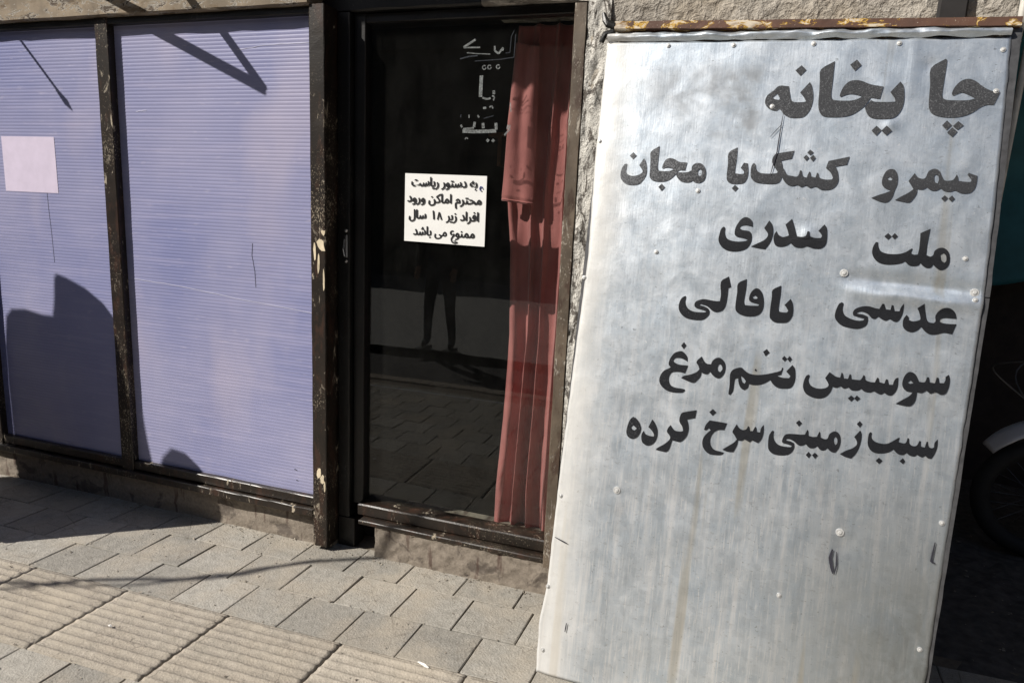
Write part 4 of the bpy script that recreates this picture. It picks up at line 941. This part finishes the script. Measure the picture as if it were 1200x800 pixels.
# ================================================================== ALLEY
alley_wall = root('alley_wall', 'dark brick wall closing the narrow alley behind the motorcycle', 'wall', (2.5, 4.6, 0))
b1('wall_body', 'dark_brick', alley_wall, 0.66, 5.2, 4.75, 4.95, -0.02, 7.0)
b1('wall_body', 'dark_brick', alley_wall, 5.0, 5.2, 2.40, 4.74, -0.02, 7.0)
b1('side_wall', 'rough_plaster', shop, 0.60, 0.652, 2.752, 4.74, -0.02, 3.3)
tp = root('teal_tarpaulin', 'dark teal tarpaulin hung over the alley wall above the motorcycle', 'tarpaulin', (1.8, 4.6, 1.3))
def tf(a, b):
    z = 1.30 + 1.5 * b - 0.10 * math.sin(a * 9) * (1 - b)
    return Vector((0.80 + 2.4 * a, 4.62 + 0.05 * math.sin(a * 16 + b * 2.5) + 0.05 * noise.noise(Vector((a * 6, b * 4, 1))) , z))
mb = MB(); mb.grid(tf, 90, 50)
o = mb.build('tarpaulin_cloth', M['teal_tarp'], tp, smooth=True)
so = o.modifiers.new('thick', 'SOLIDIFY'); so.thickness = 0.003
MB().tube([(0.75, 4.60, 2.80), (3.3, 4.60, 2.80)], 0.018, 8).build('hanging_rail', M['engine_metal'], tp)

moto = thing('motorcycle', 'black motorcycle with a pale grey front fender parked behind the right edge of the board', 'motorcycle', (1.44, 3.66, 0))
moto.rotation_euler = (0, 0, math.radians(-6))
RX = Matrix.Rotation(math.radians(90), 4, 'X')
def tyre_prof(R_, r):
    return [(R_ - r * 0.9 + r * math.cos(t) , r * 0.85 * math.sin(t)) for t in [i_ / 12 * 2 * math.pi for i_ in range(13)]]
for wx in (0.0, 1.27):
    wl = MB().lathe(tyre_prof(0.29, 0.042), 40, Matrix.Translation((wx, 0, 0.29)) @ RX).build('wheel', M['black_rubber'], moto, smooth=True)
    MB().lathe([(0.222, -0.022), (0.236, -0.024), (0.236, 0.024), (0.222, 0.022), (0.215, 0), (0.222, -0.022)], 40, Matrix.Translation((wx, 0, 0.29)) @ RX).build('rim', M['engine_metal'], wl, smooth=True)
    MB().lathe([(0, -0.05), (0.05, -0.05), (0.055, -0.03), (0.055, 0.03), (0.05, 0.05), (0, 0.05)], 20, Matrix.Translation((wx, 0, 0.29)) @ RX).build('hub', M['engine_metal'], wl, smooth=True)
    mb = MB()
    for s_ in range(28):
        t = s_ / 28 * 2 * math.pi; t2 = t + (0.35 if s_ % 2 else -0.35); yy = 0.03 if s_ % 4 < 2 else -0.03
        mb.tube([(wx + .05 * math.cos(t2), yy, .29 + .05 * math.sin(t2)), (wx + .224 * math.cos(t), 0, .29 + .224 * math.sin(t))], 0.0016, 4)
    mb.build('spokes', M['engine_metal'], wl)
# fenders
def fender(wx, R_, a0, a1, w, lip=0.0):
    mb = MB()
    def f(a, b):
        t = math.radians(a0 + (a1 - a0) * a); c = (b - .5) * 2
        ww = w * (0.55 + 0.45 * min(1, math.sin(math.pi * min(1, a * 1.0 + .06)) * 1.8))
        rr = R_ + lip * a * (1 - a) - 0.045 * c * c
        return Vector((wx + rr * math.cos(t), ww * c, 0.29 + rr * math.sin(t)))
    mb.grid(f, 30, 12); return mb
o = fender(0.03, 0.385, 143, 30, 0.085, 0.07).build('front_fender', M['silver_paint'], moto, smooth=True, label='pale grey rounded front fender'); so = o.modifiers.new('t', 'SOLIDIFY'); so.thickness = 0.004
o = fender(1.27, 0.36, 165, 10, 0.07).build('rear_fender', M['black_paint'], moto, smooth=True); so = o.modifiers.new('t', 'SOLIDIFY'); so.thickness = 0.004
for s_ in (-1, 1):
    MB().tube([(0.0, .085 * s_, .29), (0.10, .085 * s_, .55), (0.27, .085 * s_, .98)], [0.024, 0.02, 0.018], 10).build('fork_leg', M['engine_metal'], moto, smooth=True)
MB().box(0.20, 0.28, -.10, .10, 0.78, 0.81, 0.01).build('fork_yoke', M['black_paint'], moto)
MB().box(0.24, 0.32, -.10, .10, 0.96, 0.99, 0.01).build('fork_yoke', M['black_paint'], moto)
hb = MB().tube([(0.42, -.36, 1.02), (0.32, -.30, 1.07), (0.28, -.12, 1.06), (0.28, .12, 1.06), (0.32, .30, 1.07), (0.42, .36, 1.02)], 0.011, 8).build('handlebar', M['chrome'], moto, smooth=True)
for s_ in (-1, 1):
    MB().tube([(0.45, .385 * s_, 1.01), (0.36, .325 * s_, 1.05)], 0.017, 8).build('grip', M['black_rubber'], hb, smooth=True)
    MB().tube([(0.29, .22 * s_, 1.07), (0.26, .28 * s_, 1.22)], 0.005, 6).lathe([(0, -.008), (.05, -.008), (.055, 0), (.05, .008), (0, .008)], 16, Matrix.Translation((0.26, .30 * s_, 1.25)) @ Matrix.Rotation(math.radians(90), 4, 'Y')).build('mirror', M['black_paint'], moto)
MB().lathe([(0, 0.10), (0.05, 0.09), (0.085, 0.04), (0.09, -0.03), (0.08, -0.05)], 24, Matrix.Translation((0.12, 0, 0.93)) @ Matrix.Rotation(math.radians(90), 4, 'Y')).build('headlight', M['black_paint'], moto, smooth=True)
MB().lathe([(0, -0.035), (0.05, -0.03), (0.08, -0.015), (0.085, 0)], 24, Matrix.Translation((0.075, 0, 0.93)) @ Matrix.Rotation(math.radians(90), 4, 'Y')).build('headlight_lens', M['clear_lens'], moto, smooth=True)
# cable loops in front of the forks
for (pts, rr) in (([(0.40, -.3, 1.04), (0.15, -.28, 1.10), (-0.10, -.22, 0.99), (-0.27, -.16, 0.945), (-0.31, -.10, 0.90), (-0.20, -.06, 0.80), (0.05, -.05, 0.62)], 0.0045), ([(0.40, .3, 1.04), (0.12, .2, 1.02), (-0.16, .1, 0.90), (-0.14, .05, .76), (0.05, .05, .6)], 0.004)):
    sp_ = []
    for i_ in range(len(pts) - 1):
        p0, p1, p2, p3 = [Vector(pts[max(0, min(len(pts) - 1, i_ + d))]) for d in (-1, 0, 1, 2)]
        for k_ in range(5):
            t = k_ / 5; sp_.append(0.5 * ((2 * p1) + (p2 - p0) * t + (2 * p0 - 5 * p1 + 4 * p2 - p3) * t * t + (3 * p1 - p0 - 3 * p2 + p3) * t**3))
    sp_.append(Vector(pts[-1]))
    MB().tube(sp_, rr, 6).build('brake_cable', M['engine_metal'], moto, smooth=True)
# tank, seat, body, engine
def ellip(cx, cy, cz, rx, ry, rz, sup=0.7):
    mb = MB()
    def f(a, b):
        t = a * 2 * math.pi; p = (b - .5) * math.pi
        c = lambda q_: math.copysign(abs(math.cos(q_)) ** sup, math.cos(q_)); s_ = lambda q_: math.copysign(abs(math.sin(q_)) ** sup, math.sin(q_))
        return Vector((cx + rx * c(p) * c(t), cy + ry * c(p) * s_(t), cz + rz * s_(p)))
    mb.grid(f, 32, 16); bmesh.ops.remove_doubles(mb.bm, verts=mb.bm.verts, dist=1e-4); return mb
ellip(0.50, 0, 0.83, 0.24, 0.13, 0.11).build('fuel_tank', M['black_paint'], moto, smooth=True)
ellip(0.98, 0, 0.82, 0.34, 0.13, 0.055).build('seat', M['black_vinyl'], moto, smooth=True)
ellip(0.82, 0, 0.62, 0.17, 0.115, 0.10).build('side_panel', M['silver_paint'], moto, smooth=True)
mb = MB(); mb.tube([(0.27, 0, 0.92), (0.45, 0, 0.60), (0.50, 0, 0.32), (0.85, 0, 0.30), (0.92, 0, 0.62), (0.30, 0, 0.86)], 0.02, 8)
for s_ in (-1, 1): mb.tube([(0.45, .06 * s_, 0.72), (1.30, .09 * s_, 0.76)], 0.014, 8); mb.tube([(0.80, .08 * s_, 0.32), (1.27, .08 * s_, 0.29)], 0.016, 8); mb.tube([(1.12, .11 * s_, 0.74), (1.27, .11 * s_, 0.34)], 0.028, 10)
mb.build('frame', M['black_paint'], moto, smooth=True)
mb = MB(); mb.box(0.50, 0.80, -.12, .12, 0.24, 0.44, 0.04, 2)
for i_ in range(7): mb.box(0.42 - i_ * .004, 0.58 - i_ * .004, -.08, .08, 0.45 + i_ * .024, 0.458 + i_ * .024)
mb.box(0.45, 0.54, -.05, .05, 0.44, 0.62)
mb.build('engine', M['engine_metal'], moto)
MB().tube([(0.42, -.05, 0.50), (0.36, -.08, 0.40), (0.45, -.12, 0.24), (0.75, -.14, 0.22), (1.0, -.15, 0.26), (1.5, -.16, 0.34)], [0.018, 0.018, 0.018, 0.02, 0.036, 0.036], 12).build('exhaust', M['chrome'], moto, smooth=True)
MB().tube([(0.72, .10, 0.24), (0.86, .26, 0.0)], 0.010, 8).build('side_stand', M['engine_metal'], moto)
MB().box(1.52, 1.56, -.05, .05, 0.66, 0.72, 0.01).build('tail_light', M['rose_curtain'], moto)

# ================================================================== THINGS BESIDE AND BEHIND THE CAMERA (they shade or are mirrored)
cart = root('shadow_cart', 'unseen cart made up to cast the panel shadow, wrapped in blue tarpaulin', 'cart', (-4.0, 1.65, 0))
K_ = (2.43 - 1.64) / 0.77
dx_, dz_ = K_ * 1.0, K_ * 1.05
OUT = [(-3.515, -0.70), (-3.520, 0.2), (-3.522, 0.70), (-3.505, 0.86), (-3.46, 0.905), (-3.36, 0.912), (-3.24, 0.885), (-3.17, 0.885), (-3.155, 0.97), (-3.145, 1.085), (-3.125, 1.105), (-3.06, 1.085), (-2.95, 1.05), (-2.84, 0.985), (-2.76, 0.90), (-2.71, 0.80), (-2.685, 0.68), (-2.665, 0.52), (-2.640, 0.36), (-2.615, 0.22), (-2.585, 0.20), (-2.555, 0.30), (-2.50, 0.355), (-2.42, 0.345), (-2.34, 0.29), (-2.27, 0.20), (-2.235, 0.08), (-2.225, -0.10), (-2.23, -0.70)]
OUT = [(x + (0.03 if x > -2.6 else 0), z - (0.06 if x > -2.6 and z > 0 else 0.025)) for x, z in OUT]
mb = MB()
mb.prism([(x - dx_, 1.64, z + dz_) for x, z in OUT], (0, 0.025, 0))  # made-up thin sheet, cut to the outline of the shadow it casts
bmesh.ops.bevel(mb.bm, geom=[e for e in mb.bm.edges], offset=0.004, segments=1, affect='EDGES')
mb.build('shadow_outline_wrap', M['blue_tarp'], cart)
b1('cart_bed', 'cart_wood', cart, -4.45, -3.22, 1.25, 2.02, 0.22, 0.28, bevel=0.01)
for xx in (-4.40, -3.28):
    for yy in (1.27, 1.98): b1('leg', 'cart_wood', cart, xx - .02, xx + .02, yy - .02, yy + .02, 0.0, 0.22)
mb = MB(); mb.box(-4.42, -3.25, 1.598, 1.702, 0.275, 0.36, 0.01); mb.build('load_base', M['blue_tarp'], cart)

z0 = 2.45
SHAD = [(-2.60, 1.675), (-2.208, 1.865), (-1.849, 2.07), (-1.522, 2.345)]
for n_, (off, r_, lab) in enumerate(((0.0, 0.013, 'thicker black cable sagging over the pavement'), (-0.075, 0.008, 'thinner black cable sagging below the thicker one'))):
    t = z0 / 1.05
    pts = [Vector((x - t + (0 if i_ > 1 else off * (.3 if i_ else .6)), y - 0.77 * t + (off * (0.9 - 0.3 * i_)), z0)) for i_, (x, y) in enumerate(SHAD)]
    d0 = pts[0] - pts[1]
    pts = [pts[0] + d0 * 14 + Vector((0, -2, .6)), pts[0] + d0 * 6 + Vector((0, -.5, .12)), pts[0] + d0 * 2] + pts + [Vector((-2.6, 1.20, z0 + .05)), Vector((-1.3, 1.95, z0 + .2)), Vector((-0.70 + .1 * n_, 2.40, z0 + .35))]
    fine = []
    for i_ in range(len(pts) - 1):
        p0, p1, p2, p3 = [pts[max(0, min(len(pts) - 1, i_ + d))] for d in (-1, 0, 1, 2)]
        for k_ in range(8):
            u = k_ / 8; q_ = 0.5 * ((2 * p1) + (p2 - p0) * u + (2 * p0 - 5 * p1 + 4 * p2 - p3) * u * u + (3 * p1 - p0 - 3 * p2 + p3) * u**3)
            q_.z += 0.01 * math.sin(i_ * 3 + u * 6 + n_); q_.y += 0.012 * math.sin(i_ * 5 + u * 7 + n_ * 2) if i_ < 6 else 0
            fine.append(q_)
    fine.append(pts[-1])
    tag(MB().tube(fine, r_, 6).build('overhead_cable', M['cable_black'], None, smooth=True), lab, 'cable', 'cables over the pavement')

per = thing('person', 'person in dark jeans and black jacket standing at the road edge, mirrored in the window', 'person', (-3.15, -1.85, -0.058))
def skin_mesh(name, verts, edges, mat, parent, levels=2):
    me = bpy.data.meshes.new(name); me.from_pydata([v[0] for v in verts], edges, [])
    o = link(bpy.data.objects.new(name, me)); o.parent = parent
    md = o.modifiers.new('skin', 'SKIN')
    for i_, v in enumerate(verts):
        me.skin_vertices[0].data[i_].radius = v[1] if isinstance(v[1], tuple) else (v[1], v[1])
        me.skin_vertices[0].data[i_].use_root = (i_ == 0)
    md.use_smooth_shade = True
    o.modifiers.new('sub', 'SUBSURF').render_levels = levels
    me.materials.append(M[mat]); return o
# faces +y (towards the shop), weight on both feet
body = [((0, 0, .95), (.15, .11)), ((0, .0, 1.10), (.14, .10)), ((0, .0, 1.28), (.165, .11)), ((0, -.01, 1.42), (.15, .09)), ((0, 0, 1.50), .055), ((0, .01, 1.57), .055),
        ((.19, 0, 1.41), .06), ((.25, -.01, 1.14), .046), ((.22, .12, .94), .036), ((-.19, 0, 1.41), .06), ((-.25, -.01, 1.14), .046), ((-.22, .12, .94), .036),
        ((.10, 0, .86), .095), ((.13, .03, .48), .062), ((.15, 0, .09), .045), ((-.10, 0, .86), .095), ((-.13, .04, .48), .062), ((-.16, 0, .09), .045), ((.155, .10, .045), (.04, .03)), ((-.175, .10, .045), (.04, .03))]
ed = [(0, 1), (1, 2), (2, 3), (3, 4), (4, 5), (3, 6), (6, 7), (7, 8), (3, 9), (9, 10), (10, 11), (0, 12), (12, 13), (13, 14), (0, 15), (15, 16), (16, 17), (14, 18), (17, 19)]
bd = skin_mesh('body', body, ed, 'denim', per)
jk = [((0, 0, .93), (.165, .125)), ((0, 0, 1.12), (.155, .115)), ((0, 0, 1.30), (.185, .125)), ((0, -.01, 1.43), (.16, .10)), ((0, 0, 1.495), .07), ((.20, 0, 1.41), .07), ((.255, -.01, 1.14), .057), ((.225, .11, .965), .047), ((-.20, 0, 1.41), .07), ((-.255, -.01, 1.14), .057), ((-.225, .11, .965), .047)]
skin_mesh('jacket', jk, [(0, 1), (1, 2), (2, 3), (3, 4), (3, 5), (5, 6), (6, 7), (3, 8), (8, 9), (9, 10)], 'dark_jacket', per)
mb = MB()
def hf(a, b):
    t = a * 2 * math.pi; p = (b - .5) * math.pi
    x = .076 * math.cos(p) * math.cos(t); y = .095 * math.cos(p) * math.sin(t); z = .118 * math.sin(p)
    if z < 0: x *= 1 + z * 2.2; y *= 1 + z * 1.2
    if y > 0.05 and abs(x) < .014 and -.045 < z < .02: y += .022 * (1 - abs(x) / .014)
    if y > 0.05 and abs(abs(x) - .032) < .014 and abs(z - .012) < .014: y -= .010
    if y > 0.05 and abs(x) < .03 and abs(z + .055) < .007: y -= .006
    return Vector((x, y, z + 1.685))
mb.grid(hf, 48, 36)
hd = mb.build('head', M['skin'], per, smooth=True)
mb = MB(); mb.grid(lambda a, b: Vector((.083 * math.cos((b * .5) * math.pi) * math.cos(math.pi * (1.0 + a) ) * 1.0, -.012 + .098 * math.cos(b * .5 * math.pi) * math.sin(math.pi * (1 + a)), 1.675 + .132 * math.sin(b * .5 * math.pi))), 24, 12)
mb.grid(lambda a, b: Vector((.080 * math.cos((b * .5) * math.pi) * math.cos(math.pi * a), -.012 + .085 * math.cos(b * .5 * math.pi) * math.sin(math.pi * a), 1.735 + .072 * math.sin(b * .5 * math.pi))), 24, 12)
mb.build('hair', M['hair'], hd, smooth=True)
for s_ in (-1, 1):
    MB().lathe([(0, -.004), (.016, -.004), (.02, .0), (.016, .006), (0, .006)], 12, Matrix.Translation((.078 * s_, 0, 1.68)) @ Matrix.Rotation(math.radians(90), 4, 'Y') @ Matrix.Scale(1.5, 4, (1, 0, 0))).build('ear', M['skin'], hd, smooth=True)
    MB().lathe([(0, .0), (.008, .002), (.011, .006)], 10, Matrix.Translation((.031 * s_, .088, 1.697)) @ Matrix.Rotation(math.radians(90), 4, 'X')).build('eye', M['hair'], hd, smooth=True)
    hv = [((.22 * s_, .12, .94), (.03, .018)), ((.218 * s_, .15, .88), (.038, .014))]
    he = [(0, 1)]
    for fi, (dxx, ln) in enumerate(((-.027, .065), (-.009, .075), (.009, .07), (.026, .055))):
        a_ = len(hv); hv += [((.218 * s_ + dxx, .158, .855), .010), ((.218 * s_ + dxx, .17, .855 - ln * .5), .009), ((.218 * s_ + dxx, .165, .855 - ln), .0075)]; he += [(1, a_), (a_, a_ + 1), (a_ + 1, a_ + 2)]
    a_ = len(hv); hv += [((.19 * s_, .165, .89), .011), ((.178 * s_, .178, .855), .009)]; he += [(0, a_), (a_, a_ + 1)]
    skin_mesh('hand', hv, he, 'skin', per, 1)
    MB().box(.10 if s_ > 0 else -.225, .205 if s_ > 0 else -.12, -.06, .21, 0.0, .028, .01).build('shoe', M['shoe_leather'], per)

opp = root('opposite_building', 'dim brown building across the street with rows of dark windows', 'building', (0, -12, 0))
b1('wall', 'far_wall', opp, -34, 34, -16, -11, -0.16, 5.6)
b1('parapet', 'far_wall', opp, -34, 34, -11.0, -10.9, 5.3, 5.9)
tall = root('added_tall_building', 'unseen tall block added behind the low brown building to cut sky light', 'building', (0, -28, 0))  # block added out of view to hold back low sky light
b1('wall', 'far_wall', tall, -45, 45, -34, -26, -0.16, 16)
b1('parapet', 'far_wall', tall, -45, 45, -26.2, -25.9, 15.5, 16.6)
for sx_, lab_ in ((-26, 'unseen tall building added at the left street end to cut sky light'), (26, 'unseen tall building added at the right street end to cut sky light')):  # unseen street ends, added to darken the shadows
    sb = root('added_side_building', lab_, 'building', (sx_, -4, 0))
    b1('wall', 'far_wall', sb, sx_ - 3, sx_ + 3, -10.9, 2.3, -0.16, 15)
    b1('parapet', 'far_wall', sb, sx_ - 3.1, sx_ + 3.1, -10.8, 2.35, 15.01, 15.6)
wm = MB().box(-.7, .7, -.06, 0.0, 0, 1.5).build('window', M['far_window'], opp, loc=(0, 0, 0)); bpy.data.objects.remove(wm, do_unlink=True)
wme = bpy.data.meshes['window']
for r_ in range(1):
    for c_ in range(16):
        o = link(bpy.data.objects.new('window', wme)); o.parent = opp; o.location = (-30 + c_ * 4, 1.04 + 0.02, 1.3 + r_ * 3.4)

# small bits on the paving
def scrap(name, lab, cat, pts, z, mat):
    mb = MB(); mb.prism([(x, y, z + 0.003 * math.sin(i_ * 2)) for i_, (x, y) in enumerate(pts)], (0, 0, 0.002)); tag(mb.build(name, M[mat], None), lab, cat)
scrap('paper_scrap', 'small torn white paper scrap on the grey pavers below the window', 'paper scrap', [(-0.90, 1.862), (-0.88, 1.852), (-0.855, 1.846), (-0.852, 1.852), (-0.87, 1.858), (-0.90, 1.869)], 0.004, 'scrap_paper')
scrap('cigarette_end', 'tiny pale cigarette end on the ribbed paving', 'cigarette end', [(-1.985, 1.62), (-1.970, 1.612), (-1.966, 1.620), (-1.981, 1.628)], 0.010, 'scrap_paper')
